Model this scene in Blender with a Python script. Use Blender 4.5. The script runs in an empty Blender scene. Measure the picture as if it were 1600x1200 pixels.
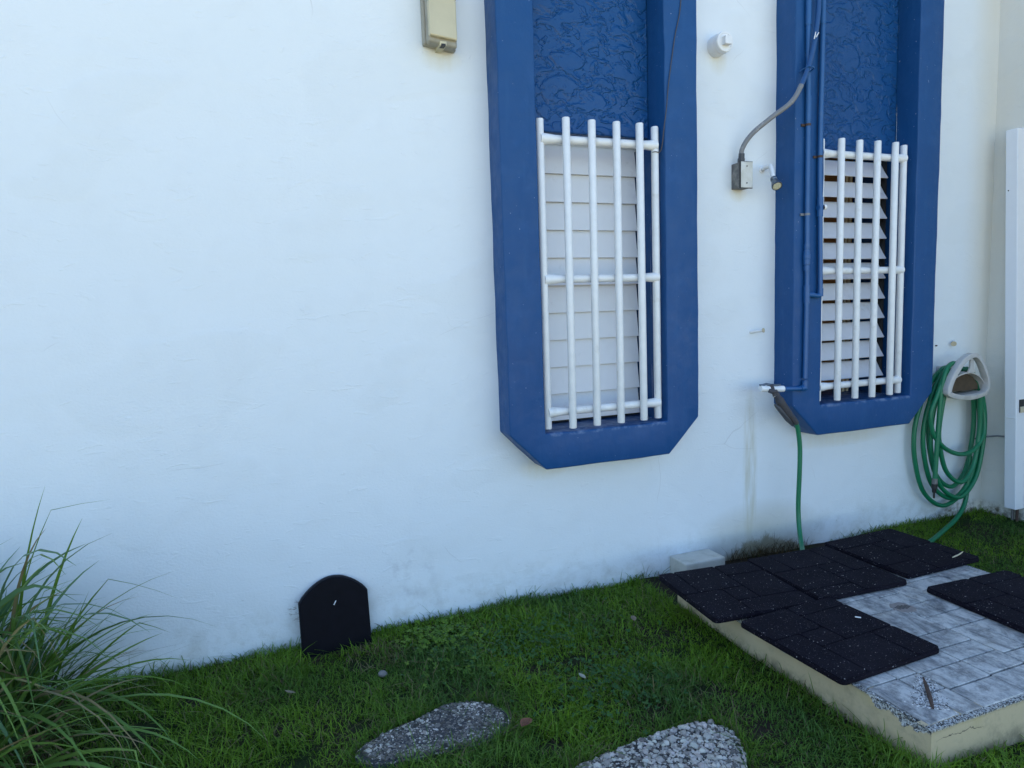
import bpy, bmesh, math, random
import numpy as np
from mathutils import Vector, Matrix
C = bpy.context.scene.collection
R = math.radians
H = 1.41                                  # eye height; geometry below is given relative to eye level, ground at -1.41

# ------------------------------------------------------------------ camera, sky, sun, exposure
def cam_axes(yaw, pitch, roll):
    cy, sy, cp, sp = math.cos(yaw), math.sin(yaw), math.cos(pitch), math.sin(pitch)
    F = Vector((sy*cp, cy*cp, sp)); R0 = Vector((cy, -sy, 0)); U0 = R0.cross(F)
    cr, sr = math.cos(roll), math.sin(roll)
    return R0*cr + U0*sr, U0*cr - R0*sr, F
cd = bpy.data.cameras.new('camera'); cam = bpy.data.objects.new('camera', cd); C.objects.link(cam)
cr_, cu_, cf_ = cam_axes(.36616, -.107825, -.034638)
cam.matrix_world = Matrix(((cr_.x, cu_.x, -cf_.x, 0), (cr_.y, cu_.y, -cf_.y, -3.0), (cr_.z, cu_.z, -cf_.z, H), (0, 0, 0, 1)))
cd.sensor_width = 36; cd.lens = 1061.5/1600*36; cd.clip_start = .02; cd.clip_end = 2000
bpy.context.scene.camera = cam

SUN_EL = 44
w = bpy.data.worlds.new('World'); bpy.context.scene.world = w; w.use_nodes = True
nt = w.node_tree; bg = nt.nodes['Background']; sky = nt.nodes.new('ShaderNodeTexSky')
sky.sky_type = 'NISHITA'; sky.sun_disc = False; sky.sun_elevation = R(SUN_EL); sky.sun_rotation = R(8)
sky.air_density = 1.0; sky.dust_density = .5; sky.ozone_density = 3.0
nt.links.new(sky.outputs[0], bg.inputs[0]); bg.inputs[1].default_value = .15
sl = bpy.data.lights.new('sun', 'SUN'); sl.energy = 4.0; sl.angle = R(.53); sl.color = (1, .94, .84)
so = bpy.data.objects.new('sun', sl); C.objects.link(so); so.location = (0, 20, 30)
so.rotation_euler = (-R(90-SUN_EL), 0, R(-8))
vs = bpy.context.scene.view_settings
vs.view_transform = 'Standard'; vs.look = 'None'; vs.gamma = 1; vs.use_curve_mapping = False; vs.exposure = 1.47

# ------------------------------------------------------------------ material helpers
class M:
    def __init__(s, name, rough=.6, base=(.5, .5, .5), metal=0, spec=.5):
        s.m = bpy.data.materials.new(name); s.m.use_nodes = True; s.t = s.m.node_tree
        s.b = s.t.nodes['Principled BSDF']; s.o = s.t.nodes['Material Output']
        s.b.inputs['Roughness'].default_value = rough; s.b.inputs['Base Color'].default_value = (*base, 1)
        s.b.inputs['Metallic'].default_value = metal; s.b.inputs['Specular IOR Level'].default_value = spec
    def n(s, typ, **k):
        nd = s.t.nodes.new(typ)
        for a, v in k.items(): setattr(nd, a, v)
        return nd
    def set(s, sock, v):
        if hasattr(v, 'is_output') or isinstance(v, bpy.types.NodeSocket): s.t.links.new(v, sock)
        else:
            if isinstance(v, (tuple, list)) and len(v) == 3 and sock.type == 'RGBA': v = (*v, 1)
            sock.default_value = v
    def obj(s): return s.n('ShaderNodeTexCoord').outputs['Object']
    def objr(s):                                   # object coordinates shifted by where the copy stands
        a = s.n('ShaderNodeVectorMath', operation='ADD'); s.set(a.inputs[0], s.obj())
        s.set(a.inputs[1], s.n('ShaderNodeObjectInfo').outputs['Location']); return a.outputs[0]
    def scale(s, v, k):
        a = s.n('ShaderNodeVectorMath', operation='MULTIPLY'); s.set(a.inputs[0], v); a.inputs[1].default_value = k; return a.outputs[0]
    def noise(s, v, sc, det=4, rough=.55, dist=0):
        a = s.n('ShaderNodeTexNoise'); s.set(a.inputs['Vector'], v); a.inputs['Scale'].default_value = sc
        a.inputs['Detail'].default_value = det; a.inputs['Roughness'].default_value = rough; a.inputs['Distortion'].default_value = dist
        return a.outputs['Fac']
    def voro(s, v, sc, feat='F1', out='Distance', rnd=1):
        a = s.n('ShaderNodeTexVoronoi', feature=feat); s.set(a.inputs['Vector'], v); a.inputs['Scale'].default_value = sc
        a.inputs['Randomness'].default_value = rnd; return a.outputs[out]
    def ramp(s, f, p0, p1, c0=(0, 0, 0), c1=(1, 1, 1)):
        a = s.n('ShaderNodeValToRGB'); s.set(a.inputs[0], f); e = a.color_ramp.elements
        e[0].position = p0; e[1].position = p1; e[0].color = (*c0, 1); e[1].color = (*c1, 1); return a.outputs[0]
    def mix(s, f, a, b, mode='MIX'):
        x = s.n('ShaderNodeMix', data_type='RGBA', blend_type=mode); x.clamp_factor = True
        s.set(x.inputs[0], f); s.set(x.inputs[6], a); s.set(x.inputs[7], b); return x.outputs[2]
    def math(s, op, a, b=0.0, clamp=False):
        x = s.n('ShaderNodeMath', operation=op, use_clamp=clamp); s.set(x.inputs[0], a); s.set(x.inputs[1], b); return x.outputs[0]
    def maprange(s, v, a, b, c=0, d=1):
        x = s.n('ShaderNodeMapRange', interpolation_type='SMOOTHSTEP'); s.set(x.inputs[0], v)
        for i, q in enumerate((a, b, c, d)): x.inputs[i+1].default_value = q
        return x.outputs[0]
    def xyz(s, v): return s.n_link('ShaderNodeSeparateXYZ', v).outputs
    def n_link(s, typ, v):
        x = s.n(typ); s.set(x.inputs[0], v); return x
    def blob(s, P, x0, z0, rx, rz):                # soft elliptical mask in the wall plane
        a = s.math('POWER', s.math('ABSOLUTE', s.math('DIVIDE', s.math('SUBTRACT', P[0], x0), rx)), 2)
        b = s.math('POWER', s.math('ABSOLUTE', s.math('DIVIDE', s.math('SUBTRACT', P[2], z0), rz)), 2)
        return s.math('SUBTRACT', 1.0, s.math('ADD', a, b), True)
    def bump(s, h, st, dist, prev=None):
        x = s.n('ShaderNodeBump'); x.inputs['Strength'].default_value = st; x.inputs['Distance'].default_value = dist
        s.set(x.inputs['Height'], h)
        if prev is not None: s.set(x.inputs['Normal'], prev)
        s.set(s.b.inputs['Normal'], x.outputs[0]); return x.outputs[0]
    def color(s, c): s.set(s.b.inputs['Base Color'], c)
    def rough(s, c): s.set(s.b.inputs['Roughness'], c)

def mat_wall():
    m = M('white_wall_paint', .62); v = m.obj(); P = m.xyz(v)
    c = m.mix(m.noise(v, 1.3, 3), (.735, .785, .81), (.775, .82, .845))
    c = m.mix(m.math('MULTIPLY', m.ramp(m.noise(v, 7, 5), .5, .75), .25), c, (.68, .715, .735))
    # splash dirt and mould along the foot of the wall
    h = m.maprange(P[2], -1.13, -1.44)
    d = m.math('MULTIPLY', h, m.ramp(m.noise(v, 9, 6, .65), .46, .66))
    c = m.mix(m.math('MULTIPLY', d, .5), c, (.42, .42, .37))
    sp = m.math('MULTIPLY', m.maprange(P[2], -.95, -1.43), m.ramp(m.noise(m.scale(v, (1, 1, 1.6)), 42, 4, .7), .64, .70))
    c = m.mix(m.math('MULTIPLY', sp, .55), c, (.24, .24, .22))
    # damp moss beside the slab
    bx = m.math('SUBTRACT', 1.0, m.math('POWER', m.math('ABSOLUTE', m.math('DIVIDE', m.math('SUBTRACT', P[0], 2.66), .36)), 2), True)
    wisp = m.math('MULTIPLY', m.noise(m.scale(v, (1, 1, .45)), 17, 7, .78), m.math('MULTIPLY', bx, .25))
    mo = m.maprange(m.math('SUBTRACT', m.math('SUBTRACT', m.math('ADD', wisp, -1.455), P[2]), 0.0), -.02, .035)
    mo = m.math('MULTIPLY', mo, m.ramp(m.noise(v, 38, 6, .75), .22, .40))
    c = m.mix(m.math('MULTIPLY', mo, .92), c, m.mix(m.noise(v, 20, 4), (.022, .014, .005), (.075, .047, .014)))
    c = m.mix(m.math('MULTIPLY', m.ramp(m.blob(P, 2.62, -1.36, .5, .26), 0, .9), .5), c, (.42, .39, .26))
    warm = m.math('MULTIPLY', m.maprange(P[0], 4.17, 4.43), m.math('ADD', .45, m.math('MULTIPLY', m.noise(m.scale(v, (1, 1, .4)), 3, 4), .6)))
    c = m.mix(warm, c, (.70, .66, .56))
    b = m.blob(P, 4.3, -1.45, .35, .12)
    c = m.mix(m.math('MULTIPLY', m.ramp(b, .0, .6), m.ramp(m.noise(v, 20, 6, .7), .42, .62)), c, (.13, .11, .07))
    # run below the tap, weeping stains under the lamp, the pipe cap and the junction box
    run = m.math('MULTIPLY', m.ramp(m.blob(P, 2.555, -.95, .055, .52), 0, .7), m.ramp(m.noise(m.scale(v, (14, 1, 1.6)), 3, 4), .3, .62))
    c = m.mix(m.math('MULTIPLY', run, .55), c, (.5, .47, .33))
    for x0, z0, rx, rz in ((.87, 1.10, .1, .06), (2.345, 1.235, .06, .08), (2.47, .575, .06, .05), (1.3, -.77, .14, .07), (3.2, -.82, .4, .05)):
        q = m.math('MULTIPLY', m.ramp(m.blob(P, x0, z0, rx, rz), 0, .9), m.noise(m.scale(v, (6, 1, 1)), 5, 4))
        c = m.mix(m.math('MULTIPLY', q, .55), c, (.62, .55, .36))
    c = m.mix(m.math('MULTIPLY', m.ramp(m.blob(P, .62, -1.2, .14, .17), 0, .8), m.math('MULTIPLY', m.ramp(m.noise(v, 16, 4), .5, .65), .35)), c, (.45, .47, .5))
    # dark blotches on the plaster beside the capped vent
    c = m.mix(m.math('MULTIPLY', m.ramp(m.blob(P, .13, -1.27, .075, .06), .1, .8), m.math('MULTIPLY', m.ramp(m.noise(m.scale(v, (1, 1, 2.2)), 30, 3, .5, 2), .55, .62), .8)), c, (.16, .12, .1))
    patch = m.maprange(m.noise(m.scale(v, (.8, 1, 1.3)), 1.9, 2, .4), .55, .60)
    c = m.mix(m.math('MULTIPLY', patch, .10), c, (.62, .66, .66))
    hair = m.math('LESS_THAN', m.voro(m.mix(.06, v, m.n_link('ShaderNodeTexNoise', v).outputs['Color']), 1.35, 'DISTANCE_TO_EDGE'), .0016)
    hair = m.math('MULTIPLY', hair, m.ramp(m.noise(v, 1.7, 3), .56, .62))
    c = m.mix(m.math('MULTIPLY', hair, .30), c, (.45, .46, .46))
    scuff = m.math('MULTIPLY', m.ramp(m.noise(m.scale(v, (1, 1, 2.5)), 19, 5, .75, 1.), .66, .72), m.ramp(m.noise(v, 1.2, 2), .5, .65))
    c = m.mix(m.math('MULTIPLY', scuff, .28), c, (.55, .57, .57))
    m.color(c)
    fine = m.noise(m.scale(v, (1, 1, 1.5)), 85, 4, .6)
    rough_area = m.ramp(m.noise(v, 1.1, 2), .4, .62)
    pb = m.bump(m.math('MULTIPLY', fine, m.math('ADD', m.math('MULTIPLY', rough_area, .7), .35)), .5, .004)
    pb = m.bump(m.noise(m.scale(v, (.55, 1, 1.5)), 9, 5, .55, .5), .20, .012, pb)
    pb = m.bump(m.noise(v, 1.8, 2), .35, .04, pb)
    pb = m.bump(patch, .35, .004, pb)
    sc = m.ramp(m.noise(m.scale(v, (1, 1, 3.2)), 7, 2, .4, 1.5), .66, .70)
    pb = m.bump(sc, .3, .003, pb)
    crack = m.math('MULTIPLY', m.math('LESS_THAN', m.math('ABSOLUTE', m.math('ADD', m.math('SUBTRACT', P[2], .475), m.math('MULTIPLY', m.noise(v, 6, 3), .006))), .0016), m.math('LESS_THAN', P[0], -.22))
    m.bump(crack, -.6, .003, pb)
    return m.m

def mat_blue(tex=False):
    m = M('textured_blue_paint' if tex else 'blue_paint', .42, spec=.3); v = m.obj(); P = m.xyz(v)
    c = m.mix(m.noise(v, 3, 4), (.0065, .060, .192), (.0095, .074, .222))
    if not tex:
        c = m.mix(m.math('MULTIPLY', m.ramp(m.noise(v, 11, 5, .6), .52, .75), .35), c, (.02, .095, .27))
        c = m.mix(m.math('MULTIPLY', m.ramp(m.noise(v, 70, 2), .745, .765), .7), c, (.35, .42, .55))
        inx = m.math('MAXIMUM', m.math('LESS_THAN', m.math('ABSOLUTE', m.math('SUBTRACT', P[0], 1.591)), .33), m.math('LESS_THAN', m.math('ABSOLUTE', m.math('SUBTRACT', P[0], 3.262)), .34))
        c = m.mix(m.math('MULTIPLY', m.math('MULTIPLY', inx, m.maprange(m.math('ABSOLUTE', m.math('ADD', P[2], .583)), .016, .004)), m.math('MULTIPLY', m.ramp(m.noise(v, 20, 4), .45, .62), .4)), c, (.3, .38, .52))
        drip = m.ramp(m.noise(m.scale(v, (1, 1, .08)), 26, 4, .6), .55, .75)
        c = m.mix(m.math('MULTIPLY', drip, .22), c, (.025, .105, .265))
        c = m.mix(m.math('MULTIPLY', m.ramp(m.noise(v, 30, 5, .75), .66, .72), .30), c, (.07, .15, .30))
        m.color(c); m.rough(m.ramp(m.noise(v, 14, 4), .3, .7, (.36,)*3, (.58,)*3))
        pb = m.bump(m.noise(m.scale(v, (1, 1, .4)), 60, 5), .3, .003); m.bump(m.noise(v, 7, 4), .5, .014, pb)
    else:
        m.color(c); m.rough(.38)
        a = m.maprange(m.noise(m.scale(v, (1, 1, 1.45)), 9, 3, .5, .7), .45, .56)
        b = m.maprange(m.noise(m.scale(v, (1.1, 1, 1.5)), 17, 3, .5, .6), .52, .62)
        q = m.maprange(m.noise(m.scale(v, (.9, 1, 1.5)), 23, 2, .5, .6), .60, .63)
        hgt = m.math('ADD', m.math('MAXIMUM', a, m.math('MULTIPLY', b, .85)), m.math('MULTIPLY', q, .2))
        hgt = m.math('ADD', hgt, m.math('MULTIPLY', m.noise(v, 5, 3), 1.2))
        pb = m.bump(hgt, .75, .0095); m.bump(m.noise(v, 40, 3), .2, .004, pb)
    return m.m

def mat_simple(name, base, rough=.5, metal=0, var=.12, sc=20, bump=.1, dirt=None, spec=.5):
    m = M(name, rough, base, metal, spec); v = m.objr()
    lo = tuple(x*(1-var) for x in base); hi = tuple(min(1, x*(1+var)) for x in base)
    c = m.mix(m.noise(v, sc, 4), lo, hi)
    if dirt: c = m.mix(m.math('MULTIPLY', m.ramp(m.noise(v, sc*.6, 6, .65), dirt[1], dirt[1]+.14), dirt[2]), c, dirt[0])
    m.color(c)
    if bump: m.bump(m.noise(v, sc*6, 3), bump, .002)
    return m.m

def mat_tint(name, rough=.55, trans=.0, spec=.3):
    m = M(name, rough, spec=spec); a = m.n('ShaderNodeAttribute', attribute_name='tint'); m.color(a.outputs['Color'])
    if trans:
        t = m.n('ShaderNodeBsdfTranslucent'); m.t.links.new(a.outputs['Color'], t.inputs[0])
        x = m.n('ShaderNodeMixShader'); x.inputs[0].default_value = trans
        m.t.links.new(m.b.outputs[0], x.inputs[1]); m.t.links.new(t.outputs[0], x.inputs[2]); m.t.links.new(x.outputs[0], m.o.inputs[0])
    return m.m

def mat_ground():
    m = M('soil_and_thatch', .95, spec=.15); v = m.obj()
    c = m.mix(m.noise(v, 12, 6, .7), (.018, .013, .009), (.055, .043, .028))
    c = m.mix(m.ramp(m.noise(v, 2.5, 4), .42, .6), c, (.022, .045, .010))
    P = m.xyz(v)
    c = m.mix(m.maprange(P[1], -2.8, -3.3), c, m.mix(m.noise(v, 30, 5), (.03, .07, .012), (.055, .11, .02)))
    m.color(c); m.bump(m.noise(v, 60, 5, .7), .9, .02); return m.m

def mat_tile():
    m = M('weathered_white_tile', .55); v = m.objr(); s = m.scale(v, (1, .45, 1))
    c = m.mix(m.noise(v, 5, 4), (.49, .475, .44), (.64, .625, .585))
    d = m.ramp(m.noise(s, 13, 8, .75, .6), .45, .62)
    c = m.mix(m.math('MULTIPLY', d, .85), c, (.10, .105, .115))
    d = m.ramp(m.noise(v, 15, 8, .78), .49, .64)
    c = m.mix(m.math('MULTIPLY', d, .7), c, (.09, .09, .095))
    d = m.ramp(m.noise(s, 70, 4, .7), .54, .68)
    c = m.mix(m.math('MULTIPLY', d, .55), c, (.16, .165, .17))
    c = m.mix(m.math('MULTIPLY', m.ramp(m.noise(v, 6, 3), .55, .75), .25), c, (.42, .36, .27))
    m.color(c); m.bump(m.noise(v, 90, 5, .7), .5, .002); return m.m

def mat_slab():
    m = M('painted_cement', .8); v = m.obj(); P = m.xyz(v)
    c = m.mix(m.noise(v, 5, 4), (.50, .395, .235), (.60, .485, .30))
    c = m.mix(m.math('MULTIPLY', m.ramp(m.noise(v, 14, 6, .7), .52, .7), .5), c, (.29, .24, .155))
    st = m.math('MULTIPLY', m.maprange(P[2], -1.36, -1.30), m.ramp(m.noise(m.scale(v, (1, 1, .5)), 10, 4), .5, .7))
    c = m.mix(m.math('MULTIPLY', st, .75), c, (.50, .40, .20))
    a = m.n('ShaderNodeAttribute', attribute_name='chip'); f = a.outputs['Fac']
    ag = m.ramp(m.voro(v, 240, out='Color'), .25, .75, (.045, .043, .04), (.62, .61, .57))
    c = m.mix(m.ramp(f, .40, .62), c, ag)
    ck = m.math('ABSOLUTE', m.math('ADD', m.math('ADD', P[2], 1.336), m.math('MULTIPLY', m.math('SUBTRACT', m.noise(v, 7, 6, .7), .5), .075)))
    ck = m.math('MULTIPLY', m.math('LESS_THAN', ck, .0013), m.ramp(m.noise(v, 3.1, 2), .44, .5))
    c = m.mix(m.math('MULTIPLY', ck, .85), c, (.05, .042, .03))
    lo = m.math('MULTIPLY', m.maprange(P[2], -1.365, -1.42), m.ramp(m.noise(v, 18, 5, .7), .38, .6))
    c = m.mix(m.math('MULTIPLY', lo, .6), c, (.10, .09, .05))
    m.color(c); pb = m.bump(m.noise(v, 55, 4), .4, .004)
    m.bump(m.math('MULTIPLY', m.voro(v, 260), f), .9, .006, pb); return m.m

def mat_mortar():
    m = M('dark_grout', .9); v = m.obj()
    c = m.mix(m.noise(v, 40, 4), (.03, .03, .03), (.085, .08, .075))
    P = m.xyz(v)                                   # broken corner: bare aggregate round the rusted rod
    m.color(c); m.bump(m.noise(v, 120, 3), .5, .002); return m.m

def mat_rubber():
    m = M('flecked_rubber', .85, spec=.12); v = m.objr()
    c = m.mix(m.noise(v, 8, 4), (.0042, .0030, .0068), (.0078, .0058, .0112))
    c = m.mix(m.ramp(m.noise(v, 160, 3), .45, .7), c, (.0125, .0098, .0165))
    cell = m.voro(v, 150, out='Color'); d = m.voro(v, 150)
    pick = m.math('GREATER_THAN', m.xyz(cell)[0], .966)
    fl = m.math('MULTIPLY', pick, m.math('LESS_THAN', d, m.math('ADD', .14, m.math('MULTIPLY', m.xyz(cell)[1], .28))))
    c = m.mix(fl, c, m.mix(m.xyz(cell)[2], (.15, .14, .14), (.60, .58, .57)))
    cell = m.voro(v, 330, out='Color'); d = m.voro(v, 330)
    c = m.mix(m.math('MULTIPLY', m.math('GREATER_THAN', m.xyz(cell)[1], .965), m.math('LESS_THAN', d, .4)), c, (.17, .16, .17))
    c = m.mix(m.math('MULTIPLY', m.ramp(m.noise(v, 4, 6, .75), .48, .75), .5), c, (.024, .021, .028))
    m.color(c); pb = m.bump(m.voro(v, 300), .7, .003); m.bump(m.noise(v, 25, 4), .4, .006, pb); return m.m

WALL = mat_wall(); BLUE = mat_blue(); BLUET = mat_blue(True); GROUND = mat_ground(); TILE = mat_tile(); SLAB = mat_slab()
MORTAR = mat_mortar(); RUBBER = mat_rubber()
PVC = mat_simple('white_pvc', (.78, .79, .79), .38, dirt=((.55, .53, .47), .6, .5), bump=.05)
LOUV = mat_simple('grey_white_louver', (.82, .83, .845), .45, var=.03, dirt=((.5, .5, .5), .62, .35), bump=.04)
LOUVW = mat_simple('chalky_white_louver', (.72, .73, .77), .5, var=.05, dirt=((.42, .40, .37), .6, .4), bump=.05)
PIPE = mat_simple('blue_painted_pipe', (.012, .092, .265), .36, spec=.5, dirt=((.12, .17, .26), .6, .5), sc=30)
GREYC = mat_simple('grey_conduit', (.20, .205, .215), .5, dirt=((.5, .5, .5), .6, .6), sc=40)
DKGREY = mat_simple('dark_fitting', (.06, .065, .075), .5)
STEEL = mat_simple('brushed_plate', (.55, .53, .49), .42, .6, dirt=((.40, .36, .28), .5, .5))
GALV = mat_simple('weathered_galvanised_box', (.16, .155, .15), .6, .3, var=.3, sc=30, dirt=((.4, .38, .34), .5, .6))
CHROME = mat_simple('dull_chrome', (.12, .15, .19), .3, .7)
NOZ = mat_simple('yellowed_nozzle', (.62, .60, .45), .4)
HOSE = mat_simple('green_hose_vinyl', (.004, .155, .066), .42, var=.15, sc=12, bump=.04)
HANG = mat_simple('grey_white_plastic', (.50, .485, .46), .5, dirt=((.3, .27, .22), .55, .5))
TAPE = mat_simple('brown_weathered_wrap', (.060, .055, .058), .75, var=.4, sc=60, bump=.5, dirt=((.03, .05, .09), .5, .7))
NAVY = mat_simple('navy_black_paint', (.0032, .0032, .0065), .55, var=.5, sc=25, dirt=((.012, .012, .016), .64, .6), spec=.1)
NAVYR = mat_simple('lighter_navy_rim', (.020, .019, .023), .7, var=.5, sc=40, spec=.2)  # rim tone set lighter than the front panel
BROWN = mat_simple('brown_room_wood', (.42, .17, .045), .6, var=.25, sc=4)
CREAM = mat_simple('cream_frame', (.6, .52, .36), .6)
BLACK = mat_simple('black_plastic', (.012, .012, .013), .5)
LENS = mat_simple('yellowed_lamp_lens', (.56, .50, .33), .3, var=.16, sc=8, bump=.03)
LAMPB = mat_simple('faded_lamp_housing', (.33, .31, .25), .5, dirt=((.2, .18, .13), .5, .5))
PLAST = mat_simple('white_plaster_block', (.58, .56, .49), .85, dirt=((.4, .38, .3), .5, .5), bump=.5)
RUST = mat_simple('rusted_iron', (.075, .045, .032), .85, var=.5, sc=60, bump=.5)
CAST = mat_simple('stained_drain_metal', (.27, .235, .215), .7, .2, var=.3, sc=50, bump=.4)
CABW = mat_simple('white_sheet_metal', (.80, .81, .83), .38, var=.03, bump=.03)
CONC = mat_simple('grey_concrete', (.34, .33, .31), .9, dirt=((.2, .2, .18), .5, .6), sc=4, bump=.5)
PEBM = mat_simple('grey_brown_pebble', (.20, .185, .17), .9, var=.4, sc=60, bump=.5)
CONDP = mat_simple('dull_blue_conduit', (.010, .070, .21), .5, dirt=((.10, .13, .19), .58, .6), sc=30)
WIRE = mat_simple('brown_wire', (.07, .06, .06), .5)
GRASS = mat_tint('grass_blades', .5, .25); LEAF = mat_tint('plant_leaf', .42, .28); PEB = mat_tint('pebble', .8); DRY = mat_tint('dry_leaf', .8)

# ------------------------------------------------------------------ mesh helpers
def rotz(a): return Matrix.Rotation(a, 3, 'Z')
class MB:
    def __init__(s): s.v = []; s.f = []; s.sm = []
    def add(s, vs_, fs, smooth=False):
        o = len(s.v); s.v += [tuple(p) for p in vs_]; s.f += [tuple(i+o for i in q) for q in fs]; s.sm += [smooth]*len(fs); return s
    def box(s, a, b, rot=None, piv=None):
        x0, y0, z0 = a; x1, y1, z1 = b
        vv = [Vector(p) for p in ((x0,y0,z0),(x1,y0,z0),(x1,y1,z0),(x0,y1,z0),(x0,y0,z1),(x1,y0,z1),(x1,y1,z1),(x0,y1,z1))]
        if rot is not None:
            pv = Vector(piv) if piv is not None else sum(vv, Vector())/8
            vv = [rot @ (p-pv) + pv for p in vv]
        return s.add(vv, [(0,3,2,1),(4,5,6,7),(0,1,5,4),(1,2,6,5),(2,3,7,6),(3,0,4,7)])
    def sweep(s, pts, rad, n=10, caps=True):
        pts = [Vector(p) for p in pts]; k = len(pts)
        if not hasattr(rad, '__len__'): rad = [rad]*k
        T = [(pts[min(i+1,k-1)]-pts[max(i-1,0)]).normalized() for i in range(k)]
        u = T[0].orthogonal().normalized(); vv = []
        for i in range(k):
            u = (u - T[i]*u.dot(T[i])).normalized(); w_ = T[i].cross(u)
            for j in range(n):
                a = 2*math.pi*j/n; vv.append(pts[i] + (u*math.cos(a)+w_*math.sin(a))*rad[i])
        f = [(i*n+j, i*n+(j+1)%n, (i+1)*n+(j+1)%n, (i+1)*n+j) for i in range(k-1) for j in range(n)]
        s.add(vv, f, True)
        if caps:
            s.add(vv[:n], [tuple(range(n))[::-1]]); s.add(vv[-n:], [tuple(range(n))])
        return s
    def cyl(s, p, q, r, r2=None, n=16, caps=True): return s.sweep([p, q], [r, r if r2 is None else r2], n, caps)
    def lathe(s, o, ax, prof, n=24):               # prof: (distance along axis, radius)
        o = Vector(o); ax = Vector(ax).normalized()
        u = ax.orthogonal().normalized(); w_ = ax.cross(u); vv = []
        for t, r in prof:
            for j in range(n):
                a = 2*math.pi*j/n; vv.append(o + ax*t + (u*math.cos(a)+w_*math.sin(a))*r)
        f = [(i*n+j, i*n+(j+1)%n, (i+1)*n+(j+1)%n, (i+1)*n+j) for i in range(len(prof)-1) for j in range(n)]
        return s.add(vv, f)
    def prism(s, poly, d0, d1, axis='y'):          # poly in the two other axes
        def P(a, b, d): return {'y': (a, d, b), 'z': (a, b, d), 'x': (d, a, b)}[axis]
        n = len(poly); vv = [P(a, b, d0) for a, b in poly] + [P(a, b, d1) for a, b in poly]
        return s.add(vv, [tuple(range(n)), tuple(range(2*n-1, n-1, -1))] + [(i, i+n, (i+1) % n + n, (i+1) % n) for i in range(n)])
    def build(s, name, mat, parent=None, bevel=0, seg=2, fix=True, autosmooth=None):
        me = bpy.data.meshes.new(name); me.from_pydata(s.v, [], s.f)
        me.polygons.foreach_set('use_smooth', s.sm); me.update()
        if fix:
            bm = bmesh.new(); bm.from_mesh(me); bmesh.ops.recalc_face_normals(bm, faces=bm.faces); bm.to_mesh(me); bm.free()
        return link(name, me, mat, parent, bevel, seg)
def link(name, me, mat, parent=None, bevel=0, seg=2):
    if mat is not None and not me.materials: me.materials.append(mat)
    o = bpy.data.objects.new(name, me); C.objects.link(o)
    if parent is not None:
        o.parent = parent
        if parent.type == 'EMPTY': o.location = -Vector(parent.get('_base', (0, 0, 0)))
    else: o.location = (0, 0, H)
    if bevel:
        b = o.modifiers.new('bevel', 'BEVEL'); b.width = bevel; b.segments = seg; b.limit_method = 'ANGLE'; b.angle_limit = R(30); b.harden_normals = False
    return o
def tag(o, label, cat, group=None, kind=None):
    if label: o['label'] = label
    if cat: o['category'] = cat
    if group: o['group'] = group
    if kind: o['kind'] = kind
    return o
def thing(name, label, cat, base=(0, 0, 0), group=None):
    o = bpy.data.objects.new(name, None); C.objects.link(o); o.empty_display_size = .1
    o.location = Vector(base) + Vector((0, 0, H)); o['_base'] = list(base)
    return tag(o, label, cat, group)
def spline(P, k=8):
    P = [Vector(p) for p in P]; P = [P[0]*2-P[1]] + P + [P[-1]*2-P[-2]]; out = []
    for i in range(1, len(P)-2):
        a, b, c, d = P[i-1:i+3]
        for j in range(k):
            t = j/k; out.append(.5*((2*b)+(c-a)*t+(2*a-5*b+4*c-d)*t*t+(3*b-a-3*c+d)*t**3))
    return out + [P[-2]]
def np_mesh(name, V, quads=None, tris=None, tint=None, smooth=False):
    me = bpy.data.meshes.new(name); V = np.asarray(V, np.float32)
    loops = []; starts = []; tot = []; p = 0
    for F, k in ((quads, 4), (tris, 3)):
        if F is not None and len(F):
            F = np.asarray(F, np.int32); loops.append(F.ravel()); starts.append(p + np.arange(len(F))*k); tot.append(np.full(len(F), k)); p += len(F)*k
    L = np.concatenate(loops); S = np.concatenate(starts).astype(np.int32); Tt = np.concatenate(tot).astype(np.int32)
    me.vertices.add(len(V)); me.vertices.foreach_set('co', V.ravel()); me.loops.add(len(L)); me.loops.foreach_set('vertex_index', L)
    me.polygons.add(len(S)); me.polygons.foreach_set('loop_start', S); me.polygons.foreach_set('loop_total', Tt)
    me.polygons.foreach_set('use_smooth', np.full(len(S), smooth))
    me.update(calc_edges=True)
    if tint is not None:
        a = me.color_attributes.new('tint', 'FLOAT_COLOR', 'POINT'); t = np.ones((len(V), 4), np.float32); t[:, :3] = tint
        a.data.foreach_set('color', t.ravel())
    return me
rng = np.random.default_rng(7); random.seed(7)
def vnoise(x, y, sc, seed=0):                      # smooth value noise for numpy arrays
    r = np.random.default_rng(seed).random((64, 64)); x = x*sc+100; y = y*sc+100
    i = np.floor(x).astype(int); j = np.floor(y).astype(int); u = x-i; v = y-j; u = u*u*(3-2*u); v = v*v*(3-2*v)
    g = lambda a, b: r[a % 64, b % 64]
    return g(i,j)*(1-u)*(1-v)+g(i+1,j)*u*(1-v)+g(i,j+1)*(1-u)*v+g(i+1,j+1)*u*v
def inpoly(x, y, poly):
    c = np.zeros(x.shape, bool); n = len(poly)
    for i in range(n):
        (x0, y0), (x1, y1) = poly[i], poly[(i+1) % n]
        if y0 == y1: continue
        c ^= ((y0 > y) != (y1 > y)) & (x < (x1-x0)*(y-y0)/(y1-y0)+x0)
    return c

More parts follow.
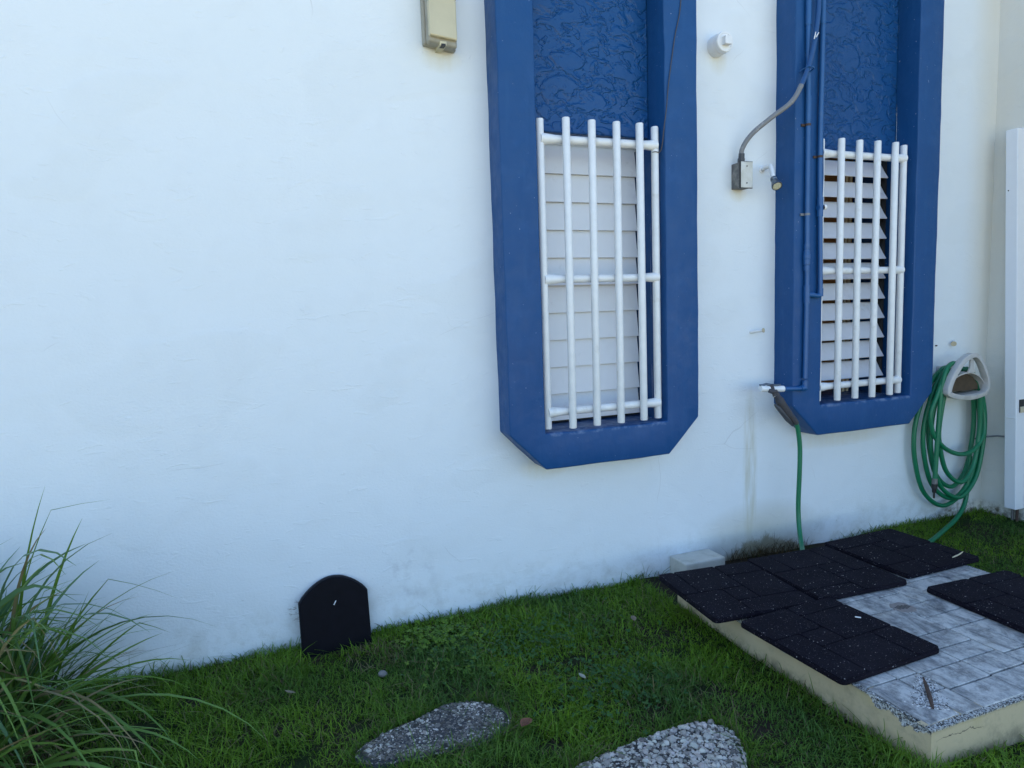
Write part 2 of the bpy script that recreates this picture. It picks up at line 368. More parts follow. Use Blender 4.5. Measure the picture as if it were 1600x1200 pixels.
# ------------------------------------------------------------------ ground
SOIL = -1.435
def ground_z(x, y): return SOIL + .022*(vnoise(x, y, 1.7, 3)-.5) + .012*(vnoise(x, y, 6, 4)-.5)
n = 150
gx = np.linspace(-3, 4.45, n); gy = np.linspace(-3.4, 0, 90)
X, Y = np.meshgrid(gx, gy); V = np.stack([X, Y, ground_z(X, Y)], -1).reshape(-1, 3)
Q = np.array([(j*n+i, j*n+i+1, (j+1)*n+i+1, (j+1)*n+i) for j in range(89) for i in range(n-1)])
o = len(V); B = [(-400, -400), (-3, -400), (4.45, -400), (400, -400), (-400, -3.4), (400, -3.4), (-400, 0), (400, 0), (-400, 400), (-3, 400), (4.45, 400), (400, 400)]
# outer skirt joined to the corners of the fine sheet
V = np.concatenate([V, [(a, b, SOIL) for a, b in B]])
bl, br, tl, tr = 0, n-1, 89*n, 89*n+n-1
Q2 = [(o, o+1, bl, o+4), (o+1, o+2, br, bl), (o+2, o+3, o+5, br), (o+4, bl, tl, o+6), (br, o+5, o+7, tr), (o+6, tl, o+9, o+8), (tl, tr, o+10, o+9), (tr, o+7, o+11, o+10)]
ground = link('ground', np_mesh('ground', V, np.concatenate([Q, np.array(Q2)]), smooth=True), GROUND); ground['kind'] = 'structure'

# unseen pale paving added behind the viewer to bounce warm sunlight onto the wall
BOUNCE_PAVE = mat_simple('pale_bounce_paving', (.62, .52, .31), .85, var=.08, sc=3, bump=.3)
MB().box((-60, -45, SOIL-.1), (60, -4.0, SOIL+.035)).build('bounce_paving', BOUNCE_PAVE)['kind'] = 'structure'

# ------------------------------------------------------------------ house walls
wall = thing('house_wall', 'long white painted stucco wall with two blue window bays', 'wall', (1.5, 0, SOIL))
XW = 4.455; ZT = 2.45
holes = [(1.256, 1.926, -.578, 1.9), (2.918, 3.606, -.578, 1.9)]
mb = MB()
xs = [-7, holes[0][0], holes[0][1], holes[1][0], holes[1][1], XW]; zs = [-1.6, -.578, 1.9, ZT]
vv = [(x, 0, z) for z in zs for x in xs]; ff = []
for j in range(3):
    for i in range(5):
        if j == 1 and i in (1, 3): continue
        ff.append((j*6+i, j*6+i+1, (j+1)*6+i+1, (j+1)*6+i))
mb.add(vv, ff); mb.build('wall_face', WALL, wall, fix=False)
mb = MB(); mb.box((-7.25, .0, -1.6), (-7.002, 7, ZT)); mb.box((-7.0, 6.8, -1.6), (XW+3, 7, ZT)); mb.build('rear_wall', CONC, wall)
mb = MB(); mb.box((-7.2, .02, ZT+.002), (XW+3.2, 7.1, ZT+.2)); mb.build('roof', CONC, wall)
mb = MB(); mb.box((-7.0, .35, -1.6), (XW, .40, ZT)); mb.build('room_partition', BROWN, wall)
rw = thing('return_wall', 'stained white side wall meeting the long wall at the inside corner', 'wall', (XW, -1, SOIL))
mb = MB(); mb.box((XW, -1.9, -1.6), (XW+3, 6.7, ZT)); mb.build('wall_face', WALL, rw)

# ------------------------------------------------------------------ blue window bays
def roughen(o_, seed):                             # hand-plastered: subdivided, slightly wavy, softly rounded edges
    from mathutils import noise
    bm = bmesh.new(); bm.from_mesh(o_.data); bm.edges.ensure_lookup_table()
    bmesh.ops.bevel(bm, geom=[e_ for e_ in bm.edges if len(e_.link_faces) == 2 and e_.calc_face_angle(0) > .5], offset=.016, segments=3, profile=.5, affect='EDGES', clamp_overlap=True)
    for q_ in range(5):
        L_ = [e_ for e_ in bm.edges if e_.calc_length() > .11]
        if not L_: break
        bmesh.ops.subdivide_edges(bm, edges=L_, cuts=1, use_grid_fill=True)
    bmesh.ops.triangulate(bm, faces=[f_ for f_ in bm.faces if len(f_.verts) > 4])
    for v_ in bm.verts:
        d_ = noise.noise_vector(v_.co*5+Vector((seed*7, 0, 0)))*.0035+noise.noise_vector(v_.co*17)*.0016
        if v_.co.y > -.02: d_.y = 0
        v_.co += d_
    for f_ in bm.faces: f_.smooth = True
    bm.to_mesh(o_.data); bm.free()
    o_.data.set_sharp_from_angle(angle=R(50))
def window_bay(x0, x1, holes_, label, opened):
    a, b, zs_, zt = holes_
    t = thing('window', label, 'window', ((x0+x1)/2, 0, -.75)); p = -.14; zb = -.748; zT = 2.05; ch = .178
    out = [(x0, zb+ch), (x0+ch, zb), (x1-ch, zb), (x1, zb+ch), (x1, zT-ch), (x1-ch, zT), (x0+ch, zT), (x0, zT-ch)]
    inn = [(a, zs_), (b, zs_), (b, zt), (a, zt)]
    vv = [(x, p, z) for x, z in out] + [(x, p, z) for x, z in inn] + [(x, .012, z) for x, z in out] + [(x, .30, z) for x, z in inn]
    ff = [(7, 0, 8, 11), (0, 1, 2, 3, 9, 8), (3, 4, 10, 9), (4, 5, 6, 7, 11, 10)]
    ff += [(i, (i+1) % 8, 12+(i+1) % 8, 12+i) for i in range(8)] + [(8+i, 8+(i+1) % 4, 20+(i+1) % 4, 20+i) for i in range(4)]
    MB().add(vv, ff).build('surround', BLUE, t)
    roughen(t.children[-1] if False else [o_ for o_ in t.children if o_.name.startswith('surround')][0], x0)
    e = .003
    MB().box((a+e, .0, .826), (b-e, .09, zt-e)).build('stucco_panel', BLUET, t, bevel=.006)
    if not opened:
        for k in range(10):
            zt_ = .788-.1353*k; zb_ = zt_-.1353
            prof = [(.108, zt_+.004), (.088, zb_+.0045), (.091, zb_+.0035), (.0985, zb_+.0035), (.116, zt_+.004)]
            mb = MB(); mb.prism([(y, z) for y, z in prof], a+.008, 1.905, 'x'); mb.build('louver_slat', LOUV, t)
        MB().box((a+e, .125, .79), (b-e, .20, .823)).build('louver_head', LOUV, t)
        MB().box((a+e, .135, zs_+.001), (b-e, .145, .8)).build('louver_backing', BLACK, t)
    else:
        for k in range(11):
            z = .698-.1163*k + random.uniform(-.002, .002)
            prof = [(.010, z), (.013, z-.004), (.017, z+.001), (.040, z+.032), (.072, z+.087), (.079, z+.094), (.073, z+.095), (.065, z+.090), (.034, z+.035)]
            mb = MB(); mb.prism(prof, a+.012, 3.562, 'x'); mb.build('louver_slat', LOUVW, t)
        MB().box((3.565, .03, zs_+.002), (3.575, .08, .82)).build('louver_jamb', BLACK, t)
        MB().box((3.44, .2, zs_+.002), (3.458, .21, .82)).build('inner_mullion', CREAM, t)
        MB().box((3.475, .2, zs_+.002), (3.49, .21, .82)).build('inner_mullion', CREAM, t)
    g = MB()
    yr, yf = -.098, -.133; r = .0182
    xe = (1.290, 1.896) if not opened else (2.938, 3.549)
    xf = (1.404, 1.533, 1.662, 1.790) if not opened else (3.044, 3.177, 3.309, 3.442)
    rz = (.768, .138, -.485) if not opened else (.783, .156, -.484)
    grid = MB()
    rails = []
    for i, z in enumerate(rz):
        d = random.uniform(-.003, .003)
        pts = [(xe[0]-.004, yr, z+d), (xe[0]+.02, yr, z+d), (xe[0]+.075, yr, z), (xe[1]-.075, yr, z), (xe[1]-.02, yr, z), (xe[1]+.004, yr, z)]
        rd = [.027, .0255, .0195, .0195, .024, .026]
        m_ = MB().sweep(pts, rd, 18); rails.append(m_)
    root = None
    grille = None
    first = rails[0].build('grille_rail', PVC, t)
    for m_ in rails[1:]: m_.build('grille_rail', PVC, t)
    for i, x in enumerate((xe[0],)+xf+(xe[1],)):
        y = yr if i in (0, 5) else yf
        j = lambda: random.uniform(-.0035, .0035)
        zt_, zb_ = .857+j(), -.5625+j()*.5; dx, db = j()*.7, j()*.7
        MB().sweep([(x+dx, y, zt_), (x+dx, y, zt_-.004), (x+(dx+db)/2, y, .15), (x+db, y, zb_+.004), (x+db, y, zb_)], [r*.9, r, r, r, r*.92], 18).build('grille_bar', PVC, t)
    return t
win_a = window_bay(1.080, 2.112, holes[0], 'blue window bay with closed grey louvers behind white bars, nearest the wall lamp', False)
win_b = window_bay(2.720, 3.788, holes[1], 'blue window bay with open louvers and painted pipes on its left jamb', True)

# ------------------------------------------------------------------ pipes, conduit and box
pt = thing('water_pipe', 'pair of blue painted water pipes running down the jamb of the open-louver window', 'pipe', (2.79, -.155, -.47))
yp = -.157
MB().sweep(spline([(2.782, yp, 2.03), (2.783, yp, 1.40), (2.789, yp, .97), (2.790, yp, .45), (2.793, yp, .05), (2.788, yp, -.42)], 6), .0132, 14).build('pipe', PIPE, pt)
MB().sweep(spline([(2.879, yp, 2.03), (2.879, yp, 1.40), (2.872, yp, .75), (2.878, yp, .48), (2.887, yp, .03)], 6), .0132, 14).build('pipe', PIPE, pt)
MB().lathe((2.790, yp, .155), (0, 0, 1), [(0, .0115), (0, .0155), (.022, .0155), (.023, .0135), (.032, .0135), (.033, .0175), (.060, .0175), (.066, .019), (.085, .019), (.088, .0175), (.105, .0165), (.106, .0135), (.118, .0135), (.119, .0155), (.14, .0155), (.14, .0115)], 14).build('pipe_union', PIPE, pt)
MB().cyl((2.793, yp, -.018), (2.793, yp, .078), .0168, n=14).sweep([(2.797, yp, .03), (2.835, yp, .028), (2.86, yp, .022), (2.884, yp, .024)], [.0135, .0145, .012, .0155], 12).build('pipe_tee', PIPE, pt)
MB().sweep([(2.887, yp, .018), (2.887, yp, .06)], .0155, 12).build('pipe_elbow', PIPE, pt)
MB().cyl((2.8775, yp, .44), (2.8775, yp, .54), .0165, n=14).sweep([(2.862, yp, .487), (2.878, yp, .487)], .015, 12).build('pipe_tee', PIPE, pt)
MB().cyl((2.888, yp-.004, .487), (2.906, yp-.006, .489), .0125, n=12).build('open_stub', BLACK, pt)
MB().lathe((2.895, yp-.006, .488), (1, -.2, .05), [(0, .0135), (.014, .0135), (.014, .010), (.004, .010)], 14).build('stub_ring', PVC, pt)
MB().sweep(spline([(2.788, yp, -.43), (2.787, yp, -.462), (2.772, yp, -.472), (2.72, yp, -.471), (2.655, -.15, -.468)], 5), .0118, 12).build('pipe', PIPE, pt)
MB().sweep([(2.788, yp, -.435), (2.788, yp, -.476)], .016, 12).sweep([(2.792, yp, -.471), (2.76, yp, -.472)], .016, 12).build('pipe_elbow', PIPE, pt)
MB().cyl((2.783, yp, 1.40), (2.783, yp, 2.03), .0155, n=14).build('pipe_sleeve', PIPE, pt)
MB().cyl((2.879, yp, 1.415), (2.879, yp, 2.03), .0150, n=14).build('pipe_sleeve', PIPE, pt)
MB().cyl((2.789, yp, .925), (2.789, yp, 1.05), .0150, n=14).build('pipe_sleeve', PIPE, pt)
for x, z in ((2.789, .906), (2.872, .749), (2.790, .45)):
    MB().sweep([(x, yp, z-.006), (x, yp, z+.006)], .0145, 12).box((x-.033, -.148, z-.006), (x+.002, -.1405, z+.006)).build('pipe_clamp', RUST if z != .45 else GREYC, pt)

cp = [(2.457, -.04, .735), (2.457, -.05, .794), (2.493, -.08, .862), (2.570, -.135, .935), (2.660, -.178, 1.008), (2.726, -.185, 1.112), (2.766, -.188, 1.21), (2.796, -.19, 1.325), (2.825, -.182, 1.50), (2.835, -.165, 1.75), (2.836, -.163, 2.03)]
ct = thing('conduit', 'grey flexible conduit curving from the metal box up to the blue window jamb', 'conduit', (2.457, -.04, .735))
S = spline(cp, 10); k0 = 48
MB().sweep(S[:k0+1], .0125, 14).build('conduit_run', GREYC, ct)
MB().sweep(S[k0:], .0125, 14).build('painted_run', CONDP, ct)
MB().lathe((2.457, -.04, .725), (0, -.1, 1), [(0, .014), (0, .0185), (.02, .0185), (.022, .016), (.045, .0155), (.045, .012)], 10).build('connector', DKGREY, ct)
MB().sweep(spline([(2.742, -.146, 1.172), (2.745, -.20, 1.180), (2.775, -.205, 1.172), (2.79, -.15, 1.166)], 5), .0035, 8).build('conduit_clip', PIPE, ct)
MB().sweep([(2.779, -.2015, 1.315), (2.787, -.2026, 1.35)], [.0035, .002], 6).sweep([(2.79, -.2026, 1.325), (2.807, -.2025, 1.35)], [.0035, .002], 6).build('paint_chip', PVC, ct)

jb = thing('junction_box', 'metal electrical box with blank cover plate below the grey conduit', 'electrical box', (2.462, -.035, .59))
MB().box((2.428, -.066, .592), (2.498, .002, .722)).build('box_body', GALV, jb, bevel=.003)
MB().box((2.424, -.0745, .589), (2.503, -.0665, .7255)).build('gasket', BLACK, jb)
MB().box((2.426, -.078, .5915), (2.5005, -.075, .7225)).build('cover_plate', STEEL, jb, bevel=.001)
for z in (.615, .700): MB().lathe((2.463, -.078, z), (0, -1, 0), [(0, .0038), (.002, .0036), (.0026, .001)], 10).build('screw', BLACK, jb)

# ------------------------------------------------------------------ shower head, pipe cap, lamp, wire
sh = thing('shower_head', 'small chrome shower head on a bent white arm beside the junction box', 'shower head', (2.628, 0, .705))
MB().sweep(spline([(2.628, .0, .704), (2.627, -.03, .709), (2.622, -.065, .708), (2.614, -.085, .695), (2.594, -.125, .632)], 6), .0115, 14).build('arm', PVC, sh)
MB().lathe((2.628, 0, .704), (0, -1, 0), [(0, .020), (.004, .020), (.008, .0125)], 16).build('flange', PVC, sh)
ax = Vector((-.03, -.09, -.10)).normalized(); o0 = Vector((2.595, -.123, .634))
MB().lathe(o0, ax, [(0, .011), (0, .0165), (.012, .0175), (.016, .014), (.022, .014), (.024, .018), (.03, .019), (.05, .0245), (.062, .027), (.066, .026), (.066, .0225)], 20).build('head', CHROME, sh)
MB().lathe(o0, ax, [(.060, 0.0001), (.060, .0228), (.064, .0228), (.0655, .0001)], 20).build('nozzle_face', NOZ, sh)
for k in range(6):
    u = ax.orthogonal().normalized(); a = k*math.pi/3; q = o0+ax*.066+(u*math.cos(a)+ax.cross(u)*math.sin(a))*.014
    MB().lathe(q, ax, [(-.002, .0042), (.0015, .0036), (.0015, .0001)], 8).build('spray_nozzle', NOZ, sh)

cc = thing('pipe_cap', 'round white drain cleanout cap with square nub sticking out between the windows', 'pipe cap', (2.300, 0, 1.285))
q = (2.325, 0, 1.300)
MB().lathe(q, (0, -1, 0), [(-.002, .051), (.045, .051), (.049, .0495), (.050, .046)], 32).build('pipe_stub', PVC, cc)
MB().lathe(q, (0, -1, 0), [(.046, .0455), (.052, .0455), (.053, .050), (.078, .050), (.082, .047), (.082, .040), (.079, .038), (.079, .0001)], 32).build('cap', PVC, cc)
MB().box((2.305, -.108, 1.280), (2.345, -.0785, 1.320)).build('square_nub', PVC, cc, bevel=.003)

lp = thing('wall_lamp', 'boxy outdoor wall lamp with yellowed lens at the upper wall', 'lamp', (.855, 0, 1.25))
MB().prism([(.787, 1.148), (.93, 1.130), (.93, 1.42), (.787, 1.42)], .0, -.035).build('housing', LAMPB, lp, bevel=.006)
MB().prism([(.795, 1.142), (.922, 1.124), (.925, 1.40), (.795, 1.40)], -.036, -.085).build('lens_skirt', LAMPB, lp, bevel=.012, seg=3)
MB().prism([(.797, 1.162), (.917, 1.150), (.917, 1.312), (.905, 1.320), (.806, 1.315), (.797, 1.306)], -.070, -.104).build('lens', LENS, lp, bevel=.012, seg=3)
MB().box((.793, -.118, 1.318), (.925, -.03, 1.40)).build('hood', LAMPB, lp, bevel=.008)
MB().box((.843, -.091, 1.128), (.872, -.0, 1.146)).build('latch', LENS, lp, bevel=.002)
MB().box((.848, -.0925, 1.1265), (.867, -.06, 1.135)).build('latch_slot', BLACK, lp)

wr = tag(MB().sweep(spline([(2.020, -.143, 1.75), (2.018, -.144, 1.43), (1.98, -.145, 1.253), (1.944, -.146, 1.046), (1.930, -.147, .93), (1.921, -.14, .85), (1.917, -.125, .76), (1.908, -.118, .735), (1.885, -.118, .735), (1.879, -.098, .735), (1.896, -.078, .735), (1.914, -.098, .735)], 6), .0022, 6).build('wire', WIRE), 'thin dark wire tied round the outer grille bar', 'wire')

# ------------------------------------------------------------------ tap and short hose
tp = thing('tap', 'white garden tap with brown wrapped splitter at the end of the blue pipe', 'tap', (2.6, -.14, -.47))
MB().sweep([(2.648, -.15, -.467), (2.63, -.148, -.466), (2.61, -.146, -.464), (2.54, -.14, -.460), (2.505, -.136, -.457)], [.0165, .0175, .0145, .0165, .0175], 14).cyl((2.585, -.145, -.462), (2.583, -.165, -.505), .014).build('tap_body', PVC, tp)
MB().sweep([(2.50, -.137, -.437), (2.52, -.137, -.441), (2.54, -.14, -.434), (2.57, -.142, -.444), (2.61, -.146, -.445), (2.63, -.148, -.443)], [.004, .008, .006, .009, .007, .004], 9).build('peeled_sleeve', CHROME, tp)
MB().sweep([(2.548, -.150, -.468), (2.567, -.165, -.476), (2.585, -.17, -.475)], [.0115, .0135, .011], 12).cyl((2.567, -.15, -.44), (2.572, -.17, -.50), .010).build('valve_stem', TAPE, tp)
MB().sweep(spline([(2.578, -.165, -.482), (2.60, -.165, -.512), (2.622, -.165, -.545), (2.655, -.165, -.585), (2.692, -.165, -.622), (2.726, -.165, -.660)], 4), [.013, .017, .019, .017, .018, .0215, .024, .023, .024, .0225, .023, .022, .021, .021, .0195, .019, .018, .017, .0165, .0155, .0145], 12).build('wrapped_splitter', TAPE, tp)
MB().sweep([(2.575, -.165, -.545), (2.60, -.165, -.563), (2.67, -.16, -.632), (2.71, -.155, -.672)], [.004, .013, .0145, .006], 9).build('tape_flap', DKGREY, tp)
hs = tag(MB().sweep(spline([(2.720, -.165, -.652), (2.737, -.165, -.70), (2.751, -.165, -.80), (2.750, -.165, -.94), (2.744, -.165, -1.10), (2.738, -.175, -1.19), (2.715, -.21, -1.265), (2.66, -.28, -1.30), (2.59, -.36, -1.302)], 8), .0125, 14).build('garden_hose', HOSE), 'short green hose hanging from the wrapped tap down to the mats', 'hose')

# ------------------------------------------------------------------ hose hanger and coiled hose
hg = thing('hose_hanger', 'grey-white plastic hose hanger with open arched front on the wall', 'hose hanger', (4.10, 0, -.55))
outer = [(4.077, -.351), (3.992, -.379), (3.925, -.441), (3.881, -.503), (3.858, -.567), (3.879, -.602), (3.981, -.629), (4.093, -.635), (4.205, -.61), (4.229, -.539), (4.196, -.458), (4.143, -.382)]
def closed_spline(P, k=6):
    n_ = len(P); P = [Vector((p[0], p[1], 0)) for p in P]; out_ = []
    for i in range(n_):
        a, b, c, d = P[(i-1) % n_], P[i], P[(i+1) % n_], P[(i+2) % n_]
        for j in range(k):
            t = j/k; q_ = .5*((2*b)+(c-a)*t+(2*a-5*b+4*c-d)*t*t+(3*b-a-3*c+d)*t**3); out_.append((q_.x, q_.y))
    return out_
def ring(outp, w_, y0, y1):
    n_ = len(outp); cx = sum(p[0] for p in outp)/n_; cz = sum(p[1] for p in outp)/n_; inn_ = []
    for i, (x, z) in enumerate(outp):
        a = Vector(outp[(i+1) % n_])-Vector(outp[i-1]); nn = Vector((-a.y, a.x)).normalized()
        if nn.dot(Vector((cx-x, cz-z))) < 0: nn = -nn
        inn_.append((x+nn.x*w_, z+nn.y*w_))
    vv_ = [(x, y0, z) for x, z in outp]+[(x, y0-.006, z) for x, z in inn_]+[(x, y1, z) for x, z in inn_]+[(x, y1, z) for x, z in outp]
    ff_ = [(r_*n_+i, r_*n_+(i+1) % n_, ((r_+1) % 4)*n_+(i+1) % n_, ((r_+1) % 4)*n_+i) for r_ in range(4) for i in range(n_)]
    return MB().add(vv_, ff_, True)
ring(closed_spline(outer), .027, -.185, -.150).build('front_flange', HANG, hg, bevel=.004)
arch = [(3.885, -.575), (3.905, -.535), (3.945, -.495), (4.015, -.472), (4.088, -.470), (4.150, -.492), (4.195, -.53), (4.215, -.575)]
A2 = [spline([(x, 0, z) for x, z in arch], 4)][0]
vv = [(p.x, -.165, p.z) for p in A2]+[(p.x, .0, p.z) for p in A2]+[(p.x, .0, p.z-.008) for p in A2]+[(p.x, -.165, p.z-.008) for p in A2]; k_ = len(A2)
MB().add(vv, [(r_*k_+i, r_*k_+i+1, ((r_+1) % 4)*k_+i+1, ((r_+1) % 4)*k_+i) for r_ in range(4) for i in range(k_-1)]).build('saddle', HANG, hg)
MB().prism([(4.045, -.472), (4.062, -.445), (4.066, -.392), (4.091, -.392), (4.096, -.445), (4.118, -.472)], -.160, -.172).build('flange_web', HANG, hg, bevel=.002)
MB().prism([(3.88, -.60), (3.98, -.617), (4.093, -.62), (4.20, -.60), (4.20, -.594), (4.093, -.604), (3.98, -.603), (3.89, -.592)], -.05, -.176).build('bottom_tray', HANG, hg, bevel=.003)
MB().box((4.00, -.012, -.60), (4.19, .001, -.44)).build('back_plate', HANG, hg, bevel=.004)
MB().prism([(3.905, -.585), (4.195, -.585), (4.19, -.55), (4.145, -.505), (4.088, -.482), (4.015, -.484), (3.95, -.508), (3.915, -.55)], -.128, -.132).build('recess_sheet', mat_simple('recess_brown', (.075, .052, .030), .9, var=.5, sc=30), hg)  # flat dark brown sheet filling the arch under the saddle

ch = thing('garden_hose', 'long green hose coiled in loops over the grey-white wall hanger', 'hose', (4.05, -.08, -1.3))
r = .0136
def loop(xl, xr, zb, y, xtl, xtr, zt, skew=0., k=7):
    xm = (xl+xr)/2+skew
    P = [(xtl+.06, y, zt), (xtl, y, zt-.02), ((xl*.6+xtl*.4), y-.004, zt-.14), (xl+.004, y, zt-.34), (xl+(xm-xl)*.06, y, zb+(zt-zb)*.36), (xl+(xm-xl)*.35, y-.005, zb+(zt-zb)*.12), (xm, y-.008, zb), (xr-(xr-xm)*.35, y-.005, zb+(zt-zb)*.12), (xr-(xr-xm)*.05, y, zb+(zt-zb)*.36), (xr, y, zt-.32), ((xr*.6+xtr*.4), y-.003, zt-.14), (xtr, y, zt-.045), (xtr-.07, y, zt-.0)]
    return spline(P, k)
hb = MB()
for args in ((3.752, 4.352, -1.322, -.055, 3.93, 4.20, -.462, -.02), (3.800, 4.300, -1.275, -.078, 3.95, 4.17, -.458, .02), (3.838, 4.318, -1.268, -.098, 3.945, 4.185, -.455, .02),
             (3.868, 4.272, -1.205, -.060, 3.96, 4.19, -.440, .01), (3.885, 4.250, -1.165, -.115, 3.975, 4.18, -.452, .02)):
    hb.sweep(loop(*args), r, 10)
hb.sweep(spline([(3.96, -.132, -.452), (3.90, -.135, -.47), (3.84, -.13, -.60), (3.800, -.125, -.70), (3.812, -.125, -.80), (3.85, -.13, -.868), (3.95, -.13, -.945), (4.08, -.125, -.985), (4.19, -.125, -.968), (4.275, -.12, -.89), (4.298, -.11, -.80), (4.285, -.10, -.70), (4.24, -.1, -.58), (4.17, -.1, -.49)], 7), r, 10)
hb.sweep(spline([(4.02, -.125, -.418), (3.95, -.135, -.412), (3.895, -.140, -.452), (3.865, -.14, -.56), (3.850, -.14, -.75), (3.840, -.14, -.93), (3.832, -.14, -1.122)], 7), r, 10)
hb.sweep(spline([(4.215, -.085, -1.02), (4.205, -.085, -1.17), (4.185, -.09, -1.29), (4.13, -.105, -1.355), (4.02, -.14, -1.395), (3.85, -.20, -1.412), (3.66, -.28, -1.412), (3.50, -.34, -1.41)], 7), r, 10)
hb.build('hose_run', HOSE, ch)
MB().lathe((3.832, -.14, -1.105), (-.02, 0, -1), [(0, .013), (0, .0155), (.035, .0165), (.036, .012)], 14).build('hose_coupling', GALV, ch)
MB().lathe((3.831, -.14, -1.138), (-.02, 0, -1), [(0, .0165), (.03, .017), (.034, .013), (.055, .011), (.056, .006), (.09, .0055), (.09, .0001)], 14).build('hose_tip', BLACK, ch)

# ------------------------------------------------------------------ raceway on the side wall
rc = thing('cable_raceway', 'white metal raceway box standing down the side wall at the right edge', 'raceway', (4.41, -.15, -1.345))
def lean_back(mb_):                                # the box stands slightly crooked along the wall
    mb_.v = [(x_, y_-.087*(.982-z_)/2.327, z_) for x_, y_, z_ in mb_.v]; return mb_
lean_back(MB().box((4.372, -.188, -1.345), (4.453, -.117, .982))).build('cover', CABW, rc, bevel=.005)
lean_back(MB().box((4.398, -.1925, -.735), (4.440, -.189, -.655))).build('knockout', BLACK, rc)
lean_back(MB().box((4.400, -.199, -.735), (4.436, -.193, -.698))).build('plug', CREAM, rc, bevel=.002)
lean_back(MB().sweep([(4.3705, -.128, -.768), (4.3695, -.155, -.772), (4.3705, -.178, -.768)], .0025, 6)).build('seam_tie', PVC, rc)
for y in (-.225, -.252): MB().cyl((4.425, y, -1.47), (4.425, y, -1.34), .008, n=10).build('feed_pipe', RUST if y < -.24 else GALV, rc)
MB().lathe((4.3705, -.15, .62), (-1, 0, 0), [(0, .004), (.002, .0035), (.0025, .0001)], 8).build('screw', BLACK, rc)

# ------------------------------------------------------------------ small fixings on the wall
def fixing(label, pts, rad, mat, head=None):
    t = thing('wall_screw', label, 'screw', pts[0]); MB().sweep(pts, rad, 9).build('shank', mat, t)
    if head: MB().lathe(pts[-1], Vector(pts[-1])-Vector(pts[0]), [(-.004, .0001), (-.004, head), (.003, head), (.003, .0001)], 10).build('head', CREAM if mat is PVC else mat, t)
fixing('paint-covered bolt sticking out of the white wall above the tap', [(2.553, .003, -.163), (2.566, -.025, -.159), (2.590, -.062, -.153)], .0085, PVC, .0125)
fixing('white hook screw in the wall above the hose hanger', [(4.152, .003, -.283), (4.13, -.012, -.292), (4.11, -.028, -.303)], [.004, .006, .006], PVC, .016)
fixing('tiny dark screw in the wall at the edge of the open-louver window', [(3.988, .003, -.309), (3.986, -.010, -.309)], .0045, RUST)
fixing('rusty anchor with a wire stub in the corner by the coiled hose', [(4.425, .003, -.935), (4.415, -.02, -.935)], [.012, .008], RUST)
tag(MB().sweep([(4.36, -.012, -.935), (4.41, -.03, -.925), (4.44, -.10, -.91), (4.45, -.19, -.905)], .005, 8).build('wire', GREYC), 'stub of grey wire running from the rusty anchor to the white raceway', 'wire')

# ------------------------------------------------------------------ capped arch and plaster block at the wall foot
ac = thing('arched_cover', 'black arched panel standing against the wall in the grass', 'vent cover', (.275, -.06, SOIL))
x0, x1, zc = .116, .412, -1.222
poly = [(x0, -1.47), (x1, -1.45)] + [(x1-(x1-x0)*t, zc+.012-.012*t+.088*math.sin(math.pi*t)**.8) for t in np.linspace(0, 1, 19)]
def leaned(mb_):
    L = Matrix.Rotation(-R(11), 3, 'X'); pv = Vector((0, 0, -1.46)); mb_.v = [tuple(L @ (Vector(p)-pv) + pv + Vector((0, -.062, 0))) for p in mb_.v]; return mb_
leaned(MB().prism(poly, -.002, -.030)).build('arch_body', NAVYR, ac, bevel=.004)
inset = [(.5*(x0+x1)+(x-.5*(x0+x1))*.985, z-.005 if z > -1.3 else z) for x, z in poly]
leaned(MB().prism(inset, -.0302, -.040)).build('front_panel', NAVY, ac, bevel=.004)
leaned(MB().sweep([(.262, -.041, -1.25), (.272, -.041, -1.233)], .0022, 6)).build('paint_scratch', PVC, ac)
tag(MB().box((2.02, -.15, -1.47), (2.27, -.001, -1.335)).build('plaster_block', PLAST, bevel=.008), 'small white plaster block between the wall and the first mat', 'block')

# ------------------------------------------------------------------ tiled shower slab
SX0, SX1, SY0, SY1, ZS = 1.822, 3.15, -1.657, -.36, -1.296
sb = thing('shower_slab', 'raised cement shower slab with dirty white tiles and a floor drain', 'slab', ((SX0+SX1)/2, (SY0+SY1)/2, SOIL))
def side_grid(P0, P1, inward, nseg, seed):
    P0, P1, inw = Vector(P0), Vector(P1), Vector(inward); L = (P1-P0).length
    prof = [(-1.50, 0), (-1.43, 0), (-1.40, 0), (-1.375, 0), (-1.36, 0), (-1.35, 0), (-1.342, 0), (-1.334, 0), (-1.326, 0), (-1.318, 0), (-1.310, 0), (-1.302, 0), (ZS, 0), (ZS, .008), (ZS, .018), (ZS, .03), (ZS, .05)]
    s_ = np.linspace(0, L, nseg+1); vv_, chip = [], []
    depth = 26*(vnoise(s_, s_*0, 9, seed)-.40) + 16*(vnoise(s_, s_*0+3, 40, seed+1)-.5)      # how far the rim has crumbled, mm
    for si, dp in zip(s_, depth):
        dp = max(dp, -3)/1000
        for z, inn_ in prof:
            b = P0 + (P1-P0)*(si/L); k1 = vnoise(np.array([si]), np.array([z]), 95, seed+2)[0]-.5
            top = max(0, 1-(ZS-z)/(.012+max(dp, 0)*1.6)); c_ = 0.
            off = inn_; dz = 0
            if z > -1.37 and inn_ == 0: off += max(dp, 0)*top*1.0 + k1*.004*top
            if inn_ > 0: dz = -max(0, dp*.5)*max(0, 1-inn_/.04) + k1*.003
            if top > .02 or inn_ > 0: c_ = min(1, .25 + top*.5 + max(dp, 0)*28) if inn_ < .02 else (.6 if dp > .006 and inn_ < .045 else .2)
            vv_.append(b + inw*off + Vector((0, 0, z+dz))); chip.append(c_)
    m_ = len(prof)
    return vv_, [(i*m_+j, (i+1)*m_+j, (i+1)*m_+j+1, i*m_+j+1) for i in range(nseg) for j in range(m_-1)], chip
mb = MB(); chip = []
